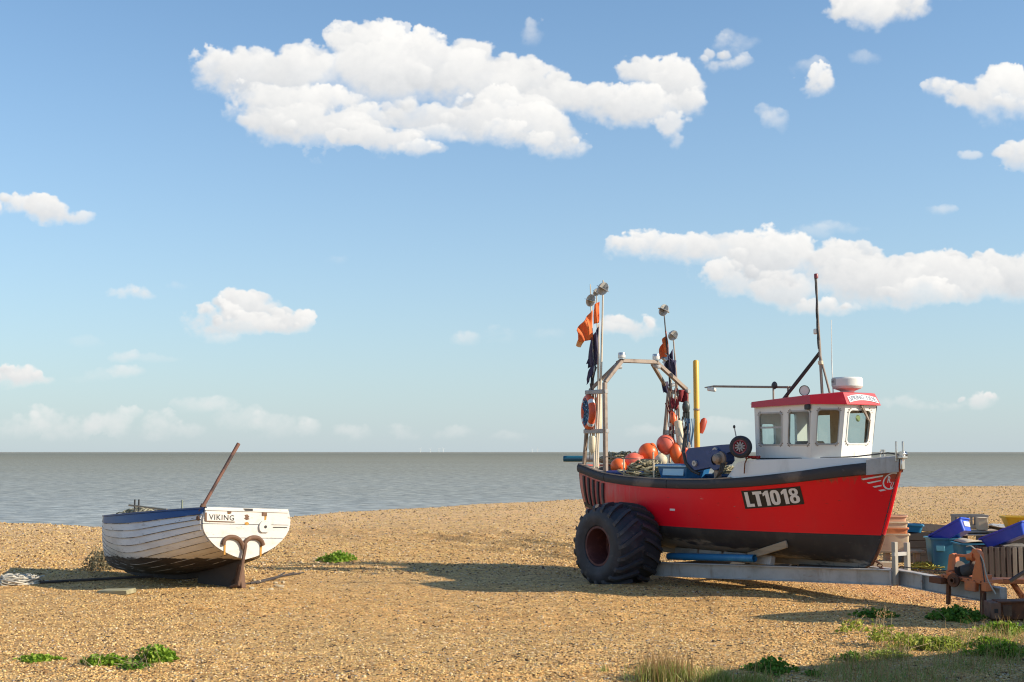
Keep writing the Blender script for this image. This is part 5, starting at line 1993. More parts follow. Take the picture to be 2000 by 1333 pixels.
for k in range(8):
    x0 = 1336 + 2.6 * k
    pts = []
    for i in range(9):
        f = i / 8
        pts.append(on_b(x0 + (5 - k) * 1.6 * f + 2.0 * math.sin(3 * f + k), 818 + (46 + 5 * (k % 3)) * f, -.95 + .03 * k))
    bl_.tube(pts, .011, 5)
bo = bl_.build('blue_rope', M_bluerope)
tag(bo, 'hank of blue rope hanging on the port leg beside the yellow tube', 'rope')


def hank(x0, x1, y0, y1, b, n, r, mat, label, seed):
    """bundle of lines hanging from the gallows"""
    rr = random.Random(seed)
    m = MB()
    for k in range(n):
        xa, xb = rr.uniform(x0, x1), rr.uniform(x0, x1)
        ya, yb = y0 + rr.uniform(0, .2) * (y1 - y0), y1 - rr.uniform(0, .45) * (y1 - y0)
        ph = rr.uniform(0, 6)
        m.tube([on_b(xa + (xb - xa) * f + 2.2 * math.sin(4 * f + ph), ya + (yb - ya) * f, b + rr.uniform(-.03, .03)) for f in [i / 8 for i in range(9)]], r * rr.uniform(.7, 1.2), 5)
    return tag(m.build('rope_hank', mat), label, 'rope', 'lines hanging from the gallows')


hank(1150, 1172, 735, 905, 1.0, 9, .010, M_gallows, 'brown lines twisted round the flag poles at the stern leg', 61)
hank(1148, 1166, 700, 790, 1.05, 6, .012, M_dark, 'dark lines hanging between the navy flags and the lifebuoy', 62)
hank(1304, 1322, 742, 900, -.80, 10, .011, M_gallows, 'brown lines twisted round the striped poles at the port leg', 63)
hank(1318, 1346, 812, 906, -.9, 10, .013, M_dark, 'dark tangle of line hanging on the port leg behind the mottled float', 64)
hank(1300, 1316, 775, 850, -.75, 5, .012, M_maroon, 'maroon lines hanging on the port leg above the buoys', 65)
for (c4, mt, lab, sd) in (([(1163, 664), (1164, 700), (1149, 712), (1152, 676)], M_navy, 'ragged navy rag tied high on the stern flag poles', 71), ([(1310, 700), (1312, 742), (1322, 738), (1320, 706)], M_navy, 'ragged dark rag tied on the port flag poles above the striped pole', 72), ([(1300, 690), (1309, 700), (1300, 712), (1291, 706)], M_reflector, 'pale tattered rag under the orange flag at the port leg', 73)):
    bb0 = 1.0 if c4[0][0] < 1200 else -.92
    q = [on_b(x, y, bb0) for x, y in c4]
    o = flag_mesh([v - q[0] for v in q], mt, 'rag', None, 9, 9, .045, 1.7, sd)
    o.location = q[0]
    tag(o, lab, 'rag')


# ------------------------------------------------------------------ the white clinker rowing boat (x forward from the transom, y to port, z up)
V_YAW = R(90 + 45)
V_AT = Vector((-5.05, 24.28, 0))
V_M = Matrix.Translation(V_AT) @ Matrix.Rotation(V_YAW, 4, 'Z') @ Matrix.Rotation(R(3.1), 4, 'X')
V_I = V_M.inverted()
viking = thing('rowing_boat', 'white clinker rowing boat with a blue top strake and VIKING on its transom', 'rowing boat', V_AT, V_M.to_euler())
VL = 5.5
VB = .56                                              # black bottom paint below this height at the stern, falling forward


def v_on_transom(x, y):
    """point of the transom plane that the photograph shows at x, y (boat coordinates)"""
    d = V_I.to_3x3() @ sight(x, y)
    o = V_I @ Vector((0, 0, CAM_H))
    return o + d * (-o.x / d.x)


NS = 11                                               # strakes a side
ST = (0, .18, .38, .58, .75, .88, .96, 1)
#          stern                                                 forward
SHEER_B = (.90, 1.03, 1.06, .95, .70, .35, .15, .03)
SHEER_Z = (1.475, 1.40, 1.315, 1.24, 1.19, 1.165, 1.16, 1.16)
KEEL_Z = (.54, .30, .13, .06, .045, .07, .16, .27)
KEEL_A = (0, .18, .38, .58, .75, .88, .945, .965)
SECT = {  # half sections as (fraction of half beam, fraction of depth) from keel to sheer
    0: [(0, 0), (.24, .055), (.48, .14), (.71, .25), (.90, .40), (1.03, .56), (1.07, .72), (1.055, .86), (1.0, 1)],
    .16: [(0, 0), (.36, .04), (.66, .11), (.90, .21), (1.06, .34), (1.13, .50), (1.12, .68), (1.06, .84), (1.0, 1)],
    .40: [(0, 0), (.36, .03), (.65, .085), (.88, .17), (1.02, .30), (1.08, .46), (1.08, .64), (1.04, .82), (1.0, 1)],
    .75: [(0, 0), (.16, .06), (.33, .14), (.51, .25), (.69, .38), (.83, .53), (.93, .69), (.98, .85), (1.0, 1)],
    1: [(0, 0), (.4, .12), (.6, .25), (.75, .38), (.85, .5), (.9, .63), (.95, .75), (.98, .88), (1, 1)],
}
SK = sorted(SECT)


def v_hull(s, t, off=0.0, side=1):
    """point at s along the boat (0 stern) and t up the section (0 keel)"""
    q = t * 8
    i = min(int(q), 7)
    f = q - i
    x, z = [], []
    for k in SK:
        c = SECT[k]
        x.append(spline(range(9), [p[0] for p in c], q))
        z.append(spline(range(9), [p[1] for p in c], q))
    fx, fz = spline(SK, x, s), spline(SK, z, s)
    b, zs, zk = spline(ST, SHEER_B, s), spline(ST, SHEER_Z, s), spline(ST, KEEL_Z, s)
    sa = spline(ST, KEEL_A, s) * (1 - t) ** 2 + s * (1 - (1 - t) ** 2)
    rake = -.10 * (1 - s) * (1 - t)                   # transom leans a little
    return Vector((sa * VL + rake * 0, side * (fx * b + off + .012), zk + (zs - zk) * fz))


M_plank = pmat('clinker_plank_paint', (.70, .68, .65), .6, layers=[((.56, .53, .50), 2.2, .46, .75, (.5, 1, 2)), ((.30, .235, .175), 8, .62, .72, (.5, .5, 2.5)), ((.10, .075, .055), 16, .645, .70, (.35, .5, 3)), ((.42, .34, .26), ((-.5, 0, -1.0), .5, 2.0), -.95, -.2, (.6, .6, 1.5)), ((.040, .030, .028), ((-.046, 0, -1), .15, 2.6), -.480, -.466, (1, 1, 1)), ((.11, .085, .07), ((0, 0, -1), .9, 6.0), -.02, .35, (.35, 1, 2.2))], bump=(14, .15, .008))
tt = [.0]
for k in range(NS):
    tt.append((k + 1) / NS * .905 if k < NS - 1 else 1.0)
tt = [0] + [.905 * ((k + 1) / (NS - 1)) ** .93 for k in range(NS - 1)] + [1.0]
for side in (1, -1):
    for k in range(NS):
        t0, t1 = tt[k], tt[k + 1]
        mb = MB()
        rows = []
        n = 30
        jag = random.Random(k * 7 + side)
        for i in range(n + 1):
            s = i / n
            tl = max(.0, t0 - (.012 if k else 0))
            lap = .026 * min(1, (1 - s) * 9 + .25)
            pts = [v_hull(s, tl, lap, side), v_hull(s, (t0 + t1) / 2, lap * .62, side), v_hull(s, t1, .002, side), v_hull(s, t1, -.014, side), v_hull(s, (t0 + t1) / 2, -.014 + lap * .4, side), v_hull(s, tl, lap - .018, side)]
            rows.append(pts)
        mb.sheet(rows, closed=True)
        for e in (0, -1):
            mb.add(rows[e], [(0, 1, 2, 3, 4, 5)])
        o = mb.build('strake', M_plank if k < NS - 1 else M_vblue, viking, 32)
        if k == NS - 1:
            o['label'] = 'blue painted top strake'
M_seam = pmat('open_plank_seam', (.045, .034, .028), .9, layers=[((.50, .46, .41), 4, .47, .58, (.5, 1, 1))])
for side in (1, -1):
    for k in range(1, NS):
        lap = lambda s: .030 * min(1, (1 - s) * 9 + .25)
        MB().tube([v_hull(i / 26, tt[k] - .014, lap(i / 26) - .004, side) for i in range(27)], .0055, 5).build('plank_seam', M_seam, viking)
# gunwale rails and stem
for side in (1, -1):
    mb = MB()
    rows = []
    for i in range(31):
        s = i / 30
        rows.append([v_hull(s, 1, o, side) + Vector((0, 0, z)) for o, z in ((.022, -.012), (.022, .018), (-.055, .018), (-.055, -.02))])
    mb.sheet(rows, closed=True)
    mb.build('gunwale_rail', M_vblue if side > 0 else M_wood, viking, 25)
mb = MB()
stem = [(4.42, .06), (4.59, .22), (4.71, .46), (4.77, .75), (4.81, 1.02), (4.82, 1.20)]
for i in range(len(stem) - 1):
    mb.bar((stem[i][0], 0, stem[i][1]), (stem[i + 1][0] + .003, 0, stem[i + 1][1]), .075, .06, bev=.012)
mb.build('stem', M_plank, viking)
mb = MB()
kl = [(.05, .50, .0), (.95, .26, 0), (1.9, .10, 0), (3.0, .02, 0), (3.7, .01, 0), (4.42, .08, 0)]
for i in range(len(kl) - 1):
    mb.bar((kl[i][0], 0, kl[i][1]), (kl[i + 1][0], 0, kl[i + 1][1]), .07, .11, bev=.01)
mb.build('keel', M_darkwood, viking)
# deadwood under the stern
mb = MB()
mb.prism([(.06, .50), (1.0, .26), (1.5, .16), (1.5, .0), (.30, -.02), (.22, .0)], -.045, .045, Matrix.Rotation(R(90), 4, 'X'))
mb.build('skeg', M_darkwood, viking, 20)
# transom of three boards, following the end of the strakes
oline = [v_hull(0, i / 40, -.012, 1) for i in range(41)]


def half_at(z):
    for i in range(40):
        if oline[i].z <= z <= oline[i + 1].z:
            f = (z - oline[i].z) / max(1e-6, oline[i + 1].z - oline[i].z)
            return oline[i].y + (oline[i + 1].y - oline[i].y) * f
    return oline[-1].y


zk, zs = oline[0].z, oline[-1].z
for (z0, z1) in ((zk + .001, .932), (.944, 1.185), (1.197, zs + .02)):
    mb = MB()
    zz = [z0 + (z1 - z0) * i / 14 for i in range(15)]
    poly = [(half_at(z), z) for z in zz] + [(-half_at(z), z) for z in zz[::-1]]
    mb.prism(poly, -.04 - .006 * (z0 > 1), .02, Matrix(((0, 0, 1, 0), (1, 0, 0, 0), (0, 1, 0, 0), (0, 0, 0, 1))))
    mb.build('transom_board', M_vwhite, viking, 25)
tf = -.048


def on_t(x, y, off=0.0):
    q = v_on_transom(x, y)
    return Vector((tf - off, q.y, q.z))


def t_quad(name, pts, mat, off, th, parent=viking, label=None):
    m = MB()
    a = [on_t(x, y, off) for x, y in pts]
    b = [p + Vector((-th, 0, 0)) for p in a]
    n = len(a)
    m.add(a + b, [tuple(range(n)), tuple(range(n, 2 * n))[::-1]] + [(i, (i + 1) % n, n + (i + 1) % n, n + i) for i in range(n)])
    return m.build(name, mat, parent, 20, label=label)


nbq = [(399, 1002), (455, 1005), (455.5, 1019), (399, 1017)]
vboard = t_quad('name_board', nbq, M_vwhite, 0, .012)
t_quad('board_edge', [(397, 1001), (400.5, 1001.2), (400.5, 1018), (397, 1018)], M_viron, .0, .014, vboard)
t_quad('board_edge', [(399, 1017.2), (455.5, 1019.2), (455.5, 1020.4), (399, 1018.8)], M_viron, .0, .013, vboard)
vs, fs = text_shape('VIKING', .012, 1.12)
ca, cb_, cc, cd = on_t(404.5, 1015.2, .0145), on_t(453.5, 1017.2, .0145), on_t(453.8, 1006.6, .0145), on_t(404.8, 1004.4, .0145)
mb = MB()
mb.add([lerp(lerp(ca, cb_, p), lerp(cd, cc, p), q) for p, q in vs], fs)
mb.build('lettering', M_black, vboard, 0)
t_quad('top_rail', [(397, 992.5), (560.5, 998.5), (560, 1002), (397, 996.5)], M_vwhite, 0, .016)
t_quad('sculling_notch', [(473, 993.4), (490, 994), (490, 998.5), (474, 998)], M_dark, .0, .018)
for q in ([(442, 997.5), (448.5, 998), (448.5, 1003), (442, 1002.5)], [(509, 1000), (518, 1000.4), (518, 1008), (509, 1007.5)]):
    t_quad('iron_clip', q, M_viron, .001, .012)
for q in ([(514.5, 1001), (518.5, 1001.2), (517, 1017), (513.5, 1016)], [(434.5, 1064), (438, 1064), (437.5, 1084), (434.2, 1083.5)], [(505, 1065), (509, 1065), (508, 1087), (504.5, 1086.5)], [(441.5, 1000), (446.5, 1000), (446, 1005), (442, 1005)]):
    t_quad('rust_streak', q, M_stain, -.001, .003)
rust = [(475, 1006), (480, 1005), (484, 1009), (482, 1012), (485, 1014), (479, 1016), (474, 1013), (477, 1010)]
t_quad('rust_patch', rust, M_viron, -.001, .006)
t_quad('rust_patch', [(475, 1021), (480, 1019.5), (483.5, 1022), (482, 1025.5), (476, 1025)], M_stain, -.001, .006)
t_quad('board_split', [(531, 1029.2), (558, 1029.6), (558, 1031), (531, 1030.8)], M_dark, -.002, .004)
cc_ = on_t(514, 1029)
mb = MB()
oc = [(.135 * math.cos(a) * (1 if math.sin(a) > -.6 else 1.05), max(-.105, .125 * math.sin(a))) for a in [2 * math.pi * i / 18 for i in range(18)]]
mb.prism(oc, 0, .03, Matrix.Translation(cc_) @ Matrix(((0, 0, -1, 0), (-1, 0, 0, 0), (0, 1, 0, 0), (0, 0, 0, 1))))
pad = mb.build('scull_pad', M_vwhite, viking, 25)
mb = MB()
mb.lathe([(.001, 0), (.028, 0), (.03, .004), (.022, .007), (.021, .002)], 16, Matrix.Translation(cc_ + Vector((-.031, 0, 0))) @ Matrix.Rotation(R(-90), 4, 'Y'))
mb.build('pad_hole', M_dark, pad)
# the two iron hoops and the rudder post
post_t, post_m, post_b = on_t(474, 1066, .05), on_t(468, 1092, .07), on_t(459, 1143, .06)
for (path, w) in (([(432.5, 1064), (434, 1056), (441, 1050), (452, 1049), (462, 1053), (469, 1063), (471, 1072)], .028), ([(510, 1065), (507, 1057), (500, 1051), (489, 1050), (480, 1054), (474, 1062), (472.5, 1072)], .028)):
    mb = MB()
    pts = [on_t(x, y, .02) for x, y in path]
    rad_ = [.030] * len(pts)
    fine = []
    for i in range(25):
        f = i / 24 * (len(pts) - 1)
        fine.append(Vector([spline(range(len(pts)), [p[k] for p in pts], f) for k in range(3)]))
    mb.tube(fine, .042, 8)
    mb.build('iron_hoop', M_viron, viking)
mb = MB()
mb.tube([on_t(475, 1060, .03), post_t, post_m, post_b], [.028, .032, .034, .036], 8)
mb.build('rudder_post', M_viron, viking)
mb = MB()
p0 = v_on_transom(449, 1150)
mb.prism([(.10, .44), (.02, .44), (-.10, .02), (-.06, -.02), (.14, .02), (.30, .06), (.16, .20)], -.045, .045, Matrix.Translation((0.05, 0, 0)) @ Matrix.Rotation(R(90), 4, 'X'))
mb.build('stern_shoe', M_viron, viking, 20)
mb = MB()
mb.tube([post_b + Vector((.0, .0, .02)), post_b + Vector((.25, .0, -.05))], .03, 8)
mb.build('shoe_pin', M_viron, viking)
# inside: floor, thwarts, ribs, thole pins
mb = MB()
rows = []
for i in range(13):
    s = .02 + .9 * i / 12
    zf = spline(ST, KEEL_Z, s) + .28
    b = v_hull(s, .42).y - .05
    rows.append([Vector((s * VL, y * b, zf)) for y in (-1, 0, 1)])
mb.sheet(rows)
mb.build('bottom_boards', M_darkwood, viking)
for s in (.22, .50, .74):
    b = v_hull(s, .80).y - .03
    MB().box((s * VL, 0, spline(ST, SHEER_Z, s) - .20), (.24, 2 * b, .035), bev=.005).build('thwart', M_wood, viking)
for s in [.10 + .075 * i for i in range(11)]:
    for side in (1, -1):
        mb = MB()
        mb.tube([v_hull(s, t, -.035, side) for t in [.35 + .62 * j / 8 for j in range(9)]], .018, 5)
        mb.build('rib', M_wood, viking)


def v_at(x, y, s):
    """point of the photograph on the athwartships plane at s"""
    d = V_I.to_3x3() @ sight(x, y)
    o = V_I @ Vector((0, 0, CAM_H))
    return o + d * ((s * VL - o.x) / d.x)


for (x, yt, yb, s) in ((263.5, 976, 988, .62), (271.5, 976, 988, .62), (356, 977, 997, .28)):
    p, q = v_at(x, yb, s), v_at(x, yt, s)
    MB().tube([p + Vector((0, 0, -.12)), q], .019, 6).build('thole_pin', M_dark if x < 300 else pmat('green_grey_wood', (.24, .27, .20), .8), viking)
p, q = v_at(252, 987, .66), v_at(326, 996, .40)
MB().tube([p, q], .02, 6).build('stowed_oar', M_wood, viking)
mb = MB()
mb.lathe([(.001, .02), (.045, .015), (.05, 0)], 12, Matrix.Translation(v_hull(.012, .83, .022, 1)) @ Matrix.Rotation(R(-90), 4, 'X'))
mb.build('fairlead', M_viron, viking)
# heap of grey net in the bows and the rusty pole
ctr = V_M @ Vector((.72 * VL, -.05, 1.06))
rope_heap('net_heap', (ctr.x, ctr.y, ctr.z - .02), .52, .44, .30, 56, .016, pmat('grey_green_net', (.36, .34, .25), .95, layers=[((.14, .14, .10), 9, .45, .6, S1), ((.52, .49, .38), 16, .58, .75, S1)], bump=(50, .5, .02)), 'heap of grey green net piled in the bow of the white rowing boat', 'net heap', 14)
pb, ptp = v_on_transom(396, 990), None
w0 = V_M @ Vector((.12, pb.y - .02, pb.z - .10))
w1 = at(466, 867, 24.4)
rp_ = MB().tube([w0, lerp(w0, w1, .35), lerp(w0, w1, .7), w1], [.036, .032, .034, .038], 10).build('rusty_pole', pmat('flaking_rusty_pole', (.17, .075, .05), .75, layers=[((.06, .035, .03), 5, .50, .62, (1, 1, .6)), ((.34, .20, .15), 9, .60, .75, S1)], bump=(40, .2, .005)))
tag(rp_, 'rusty pole slanting up from the port corner of the transom', 'pole')
MB().tube([w0 + (w1 - w0) * .06, w0 + (w1 - w0) * .10], .055, 10).build('pole_collar', M_viron, rp_)

# ------------------------------------------------------------------ things round the rowing boat
p = ground_at(228, 1159)
bo = MB().box((0, 0, .035), (.62, .32, .09), bev=.015).build('timber_block', pmat('mossy_timber', (.34, .31, .19), .85, layers=[((.22, .20, .11), 4, .45, .7, (.4, 2, 2)), ((.46, .42, .30), 8, .6, .8, S1)], bump=(20, .2, .01)))
bo.location, bo.rotation_euler = p + Vector((0, 0, -.01)), (R(2), R(-3), R(-16))
tag(bo, 'short mossy board lying on the shingle in front of the rowing boat', 'board')
p = ground_at(30, 1138)
rope_heap('rope_coil', (p.x, p.y, p.z - .02), .58, .40, .12, 40, .015, M_paleRope, 'loose coil of pale rope on the shingle at the tip of the rowing boat shadow', 'rope coil', 20)
p, q = ground_at(78, 1141), ground_at(300, 1132)
ln = MB()
ln.tube([p + Vector((0, 0, .03)), lerp(p, q, .5) + Vector((0, .1, .04)), q + Vector((0, 0, .06))], .028, 6)
tag(ln.build('old_spar', M_darkwood), 'thin dark spar lying in the shadow of the rowing boat', 'spar')
p, q = ground_at(478, 1143), ground_at(592, 1121)
ln = MB()
for k in range(3):
    ln.tube([p + Vector((.1 * k, .05 * k, .02)), lerp(p, q, .5) + Vector((.03 * k, -.06 * k, .04)), q + Vector((-.2 * k, .04, .02))], .016, 5)
tag(ln.build('driftwood_sticks', M_darkwood), 'thin dark sticks on the shingle beside the rudder post', 'driftwood')
rr = random.Random(77)
for k in range(9):
    p = ground_at(470 + rr.uniform(0, 85), 1136 + rr.uniform(-2, 18))
    m = MB()
    m.ball((0, 0, 0), .05, 9, 6, (rr.uniform(.8, 1.5), rr.uniform(.7, 1.1), rr.uniform(.5, .8)))
    m.v = [(x * rr.uniform(.85, 1.15), y * rr.uniform(.85, 1.15), z) for x, y, z in m.v]
    o = m.build('stone', pmat('pale_flint', (.45, .37, .24), .8, layers=[((.25, .20, .15), 12, .5, .7, S1)]))
    o.location, o.rotation_euler = p + Vector((0, 0, .015)), (0, 0, rr.uniform(0, 6))
    tag(o, 'fist sized flint on the shingle beside the rudder post of the rowing boat', 'stone', 'flints by the rowing boat')


# ------------------------------------------------------------------ fishing gear on the shingle ahead of the red boat
def base_at(px, Y):
    """a spot of shingle at distance Y in line with px"""
    X = at(px, 1000, Y).x
    return Vector((X, Y, gz(X, Y)))


def place(o, p, yaw=0.0):
    o.location = p
    o.rotation_euler = (0, 0, yaw)
    return o


# bench of planks with the stack of fish boxes
p = base_at(1757, 28.4)
bench = thing('plank_bench', 'low bench of pale planks that carries the stacked cream and orange boxes', 'bench', p, (0, 0, R(-6)))
for k in range(2):
    MB().box((0, -.13 + .25 * k, .385), (.98, .22, .045), bev=.006).build('plank', M_wood, bench)
for x in (-.30, .34):
    MB().box((x, 0, .18), (.10, .36, .36), bev=.008).build('leg', M_wood, bench)
bz = p.z + .408
for k, (dx, h, mt, lab) in enumerate(((-.17, .36, M_creambox, 'big cream box at the bottom of the stack on the plank bench'), (-.19, .125, M_orangebox, 'orange box on top of the big cream one in the stack behind the bow'), (-.18, .125, M_creambox, 'shallow cream box between two orange ones in the stack behind the bow'), (-.20, .125, pmat('salmon_fish_box_plastic', (.66, .36, .22), .55), 'salmon coloured box at the top of the stack behind the bow'))):
    t = tray('fish_box', (p.x + dx, p.y, bz), (.66 - .02 * k, .44, h), R(-8 + 3 * k), mt, lab, 'box', 'fish boxes stacked behind the bow', lip=.022, taper=.93, handles=k > 0)
    bz += h + .006
cb0 = base_at(1721, 27.6)
m = MB()
for y in (-.12, .12):
    m.box((0, y, .11), (.44, .05, .22), bev=.006)
for x in (-.19, 0, .19):
    m.box((x, 0, .11), (.05, .19, .22), bev=.006)
tag(place(m.build('concrete_block', M_concrete), cb0, R(-4)), 'yellowish hollow concrete block on the shingle under the bow', 'block')
# dark timber crate with a pale blue tray
p = base_at(1790, 30.0)
cr = thing('timber_crate', 'dark planked timber crate under the pale blue tray, behind the bow posts', 'crate', p, (0, 0, R(-4)))
for f in (-1, 1):
    for k in range(4):
        MB().box((0, f * .33, .10 + .165 * k), (.86, .03, .155), bev=.006).build('board', M_darkwood, cr)
for f in (-1, 1):
    for k in range(4):
        MB().box((f * .42, 0, .10 + .165 * k), (.03, .62, .155), bev=.006).build('board', M_darkwood, cr)
MB().box((0, 0, .60), (.80, .60, .02)).build('lid', M_darkwood, cr)
p2 = base_at(1777, 30.2)
t = tray('fish_tray', (p2.x, p2.y, p.z + .69), (.52, .46, .17), R(-12), pmat('cerulean_tray_plastic', (.02, .20, .36), .45), 'pale rimmed cerulean tray on the dark timber crate', 'tray', 'blue trays among the gear ahead of the bow', tilt=R(3))
MB().box((0, -.235, .165), (.54, .03, .03), (R(-8), 0, 0), bev=.005).build('pale_rim_edge', pmat('pale_blue_plastic', (.35, .58, .75), .4), t)
p = base_at(1818, 33.5)
m = MB().box((0, 0, .60), (.96, .05, .20), (R(-18), R(4), 0), bev=.006)
tag(place(m.build('loose_board', M_slat), p), 'grey brown board propped behind the gear between the two blue trays', 'board')
m = MB()
m.box((-.30, .05, .25), (.08, .08, .5)).box((.3, .05, .25), (.08, .08, .5))
for n_, x in (('', -.3), ('', .3)):
    pass
tr_ = m.build('board_trestle', M_darkwood)
tag(place(tr_, p + Vector((0, .06, 0))), 'dark short posts that hold up the grey brown board', 'post')


def bin_(p, size, yaw, lab):
    t = tray('plastic_bin', p, size, yaw, M_tealbin, lab, 'bin', 'teal plastic bins ahead of the bow', lip=.035, taper=.84, handles=False, wall=.02)
    m = MB()
    m.box((-size[0] * .20, -size[1] * .455, size[2] * .70), (size[0] * .30, .05, size[2] * .22), (R(-6), 0, 0), bev=.015)
    m.build('grip_panel', pmat('light_teal_plastic', (.07, .26, .36), .5), t)
    m = MB()
    m.sheet([[Vector((x, y, size[2] * .82)) for x in (-size[0] * .46, size[0] * .46)] for y in (-size[1] * .45, size[1] * .45)])
    m.build('contents', M_darkwood, t)
    return t


p = base_at(1840, 28.2)
bin_(p, (.64, .60, .68), R(-5), 'teal bin nearest the bow with a tilted blue tray on it')
b1top = p.z + .70
p = base_at(1899, 27.3)
bin_(p, (.72, .66, .64), R(-3), 'teal bin beside the slatted crate, covered with a pale sheet')
m = MB()
rows = [[Vector((-.42 + .84 * i / 10, -.36 + .72 * j / 6, .665 + .03 * math.sin(i * .9) * (j > 0) + .035 * math.sin(math.pi * i / 10))) for j in range(7)] for i in range(11)]
m.sheet(rows)
tag(place(m.build('cover_sheet', M_sackcloth, thick=.012), p + Vector((.12, .0, .0)), R(-3)), 'pale bent sheet laid over the second teal bin', 'sheet')
t = tray('fish_tray', at(1864, 1034, 28.0), (.80, .50, .26), R(-38), M_trayblue, 'ultramarine tray tipped up on the first teal bin', 'tray', 'blue trays among the gear ahead of the bow', tilt=R(-30), roll=R(-6))
t.location.z = b1top - .02
MB().box((.384, 0, .14), (.02, .30, .11), (0, R(12), 0), bev=.004).build('white_label', M_wlet, t)
t = tray('fish_tray', at(1965, 1060, 26.6), (.92, .54, .24), R(-34), M_trayblue, 'ultramarine tray tipped up on the slatted crate', 'tray', 'blue trays among the gear ahead of the bow', tilt=R(-24), roll=R(-5))
MB().box((.440, 0, .13), (.02, .34, .11), (0, R(14), 0), bev=.004).build('white_label', M_wlet, t)
slat_tray = t
# slatted crate, dark boards; sunlight at its right end is put in as paler slats
p = base_at(1962, 26.2)
sc_ = thing('slatted_crate', 'tall crate of upright dark slats, coloured paler at its sunlit right end', 'crate', p, (0, 0, R(-3)))
for f in (-1, 1):
    MB().box((0, f * .30, .60), (1.14, .05, .07), bev=.005).build('rail', M_slat, sc_)
    MB().box((0, f * .30, .06), (1.14, .05, .07), bev=.005).build('rail', M_slat, sc_)
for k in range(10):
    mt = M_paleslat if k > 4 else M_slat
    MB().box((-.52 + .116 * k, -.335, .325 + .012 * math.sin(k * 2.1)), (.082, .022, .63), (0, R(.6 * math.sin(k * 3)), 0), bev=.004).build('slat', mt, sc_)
for f in (-1, 1):
    for k in range(4):
        MB().box((f * .57, -.25 + .16 * k, .325), (.022, .10, .62), bev=.004).build('slat', M_slat, sc_)
MB().box((0, .30, .33), (1.10, .02, .58)).build('back_panel', M_darkwood, sc_)
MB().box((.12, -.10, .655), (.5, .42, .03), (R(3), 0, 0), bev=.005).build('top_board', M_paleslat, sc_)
slat_tray.location = p + Vector((.08, .02, .72))
# grey crate and cream carton on plywood sheets
p = base_at(1926, 31.0)
pt = thing('plywood_stand', 'weathered plywood sheets laid flat behind the teal bins', 'plywood sheets', p, (0, 0, R(-4)))
for k, (x, y, z, w, d_) in enumerate(((.0, 0, .62, 1.5, .9), (.55, -.12, .655, 1.1, .8), (-.2, .15, .685, 1.0, .6))):
    MB().box((x, y, z), (w, d_, .024), (R(.8 * k), R(-.6 * k), R(3 * k))).build('plywood_sheet', M_ply, pt)
for x in (-.6, .55):
    MB().box((x, 0, .30), (.12, .7, .60), bev=.01).build('leg', M_darkwood, pt)
p = base_at(1893, 31.8)
gc = thing('plastic_crate', 'grey latticed plastic crate standing on the plywood sheets', 'crate', p + Vector((0, 0, .66)), (0, 0, R(-6)))
for f in (-1, 1):
    MB().box((0, f * .23, .07), (.76, .025, .06), bev=.004).build('lower_rail', M_greybox, gc)
    MB().box((0, f * .23, .33), (.80, .03, .06), bev=.004).build('upper_rail', M_greybox, gc)
    for k in range(9):
        MB().box((-.36 + .09 * k, f * .23, .20), (.03, .02, .22)).build('lattice_bar', M_greybox, gc)
    MB().box((f * .38, 0, .20), (.025, .44, .32), bev=.004).build('end_wall', M_creambox if f > 0 else M_greybox, gc)
MB().box((0, 0, .03), (.74, .44, .02)).build('floor', M_greybox, gc)
m = MB()
m.box((0, 0, .14), (.20, .36, .28), bev=.006)
ct_ = m.build('carton', M_creambox)
MB().box((0, 0, .29), (.22, .38, .02), bev=.004).build('lid', M_creambox, ct_)
tag(place(ct_, base_at(1917, 31.2) + Vector((0, 0, .71)), R(-10)), 'cream carton at the right end of the grey latticed crate', 'carton')
p = base_at(1946, 32.5)
m = MB()
rows = [[Vector((-.5 + i * .1, -.3 + .15 * j, .70 + .03 * math.sin(i * .8 + j))) for j in range(5)] for i in range(11)]
m.sheet(rows)
tag(place(m.build('tarpaulin', pmat('white_black_sheet', (.55, .52, .48), .6, layers=[((.05, .04, .04), 3, .5, .6, S1)]), thick=.02), p, R(-5)), 'dark and white folded sheet lying behind the cream carton', 'sheet')
mm_ = MB()
mm_.box((0, 0, .34), (.9, .5, .66))
tag(place(mm_.build('storage_box', M_darkwood), p + Vector((0, .02, 0)), R(-5)), 'dark box under the folded black and white sheet', 'box')
# yellow fish box at the edge of the picture
p = base_at(1995, 30.6)
yb = tray('fish_box', p + Vector((.0, 0, .70)), (.86, .56, .34), R(-5), M_yellowbox, 'yellow fish box with sloping ends on the plywood sheets', 'box', None, lip=.03, taper=.72, handles=False)
MB().box((-.12, -.26, .20), (.05, .06, .34), (R(-16), 0, 0), bev=.008).build('rib', M_yellowbox, yb)
MB().lathe([(.03, 0), (.05, 0), (.05, .02), (.03, .02)], 14, Matrix.Translation((.02, -.245, .20)) @ Matrix.Rotation(R(74), 4, 'X')).build('drain_ring', M_winch, yb)
MB().box((-.0, 0, .35), (.66, .50, .69)).build('pedestal', M_darkwood).parent = None
ped = bpy.data.objects['pedestal']
tag(place(ped, p, R(-5)), 'dark crate under the yellow fish box', 'crate')
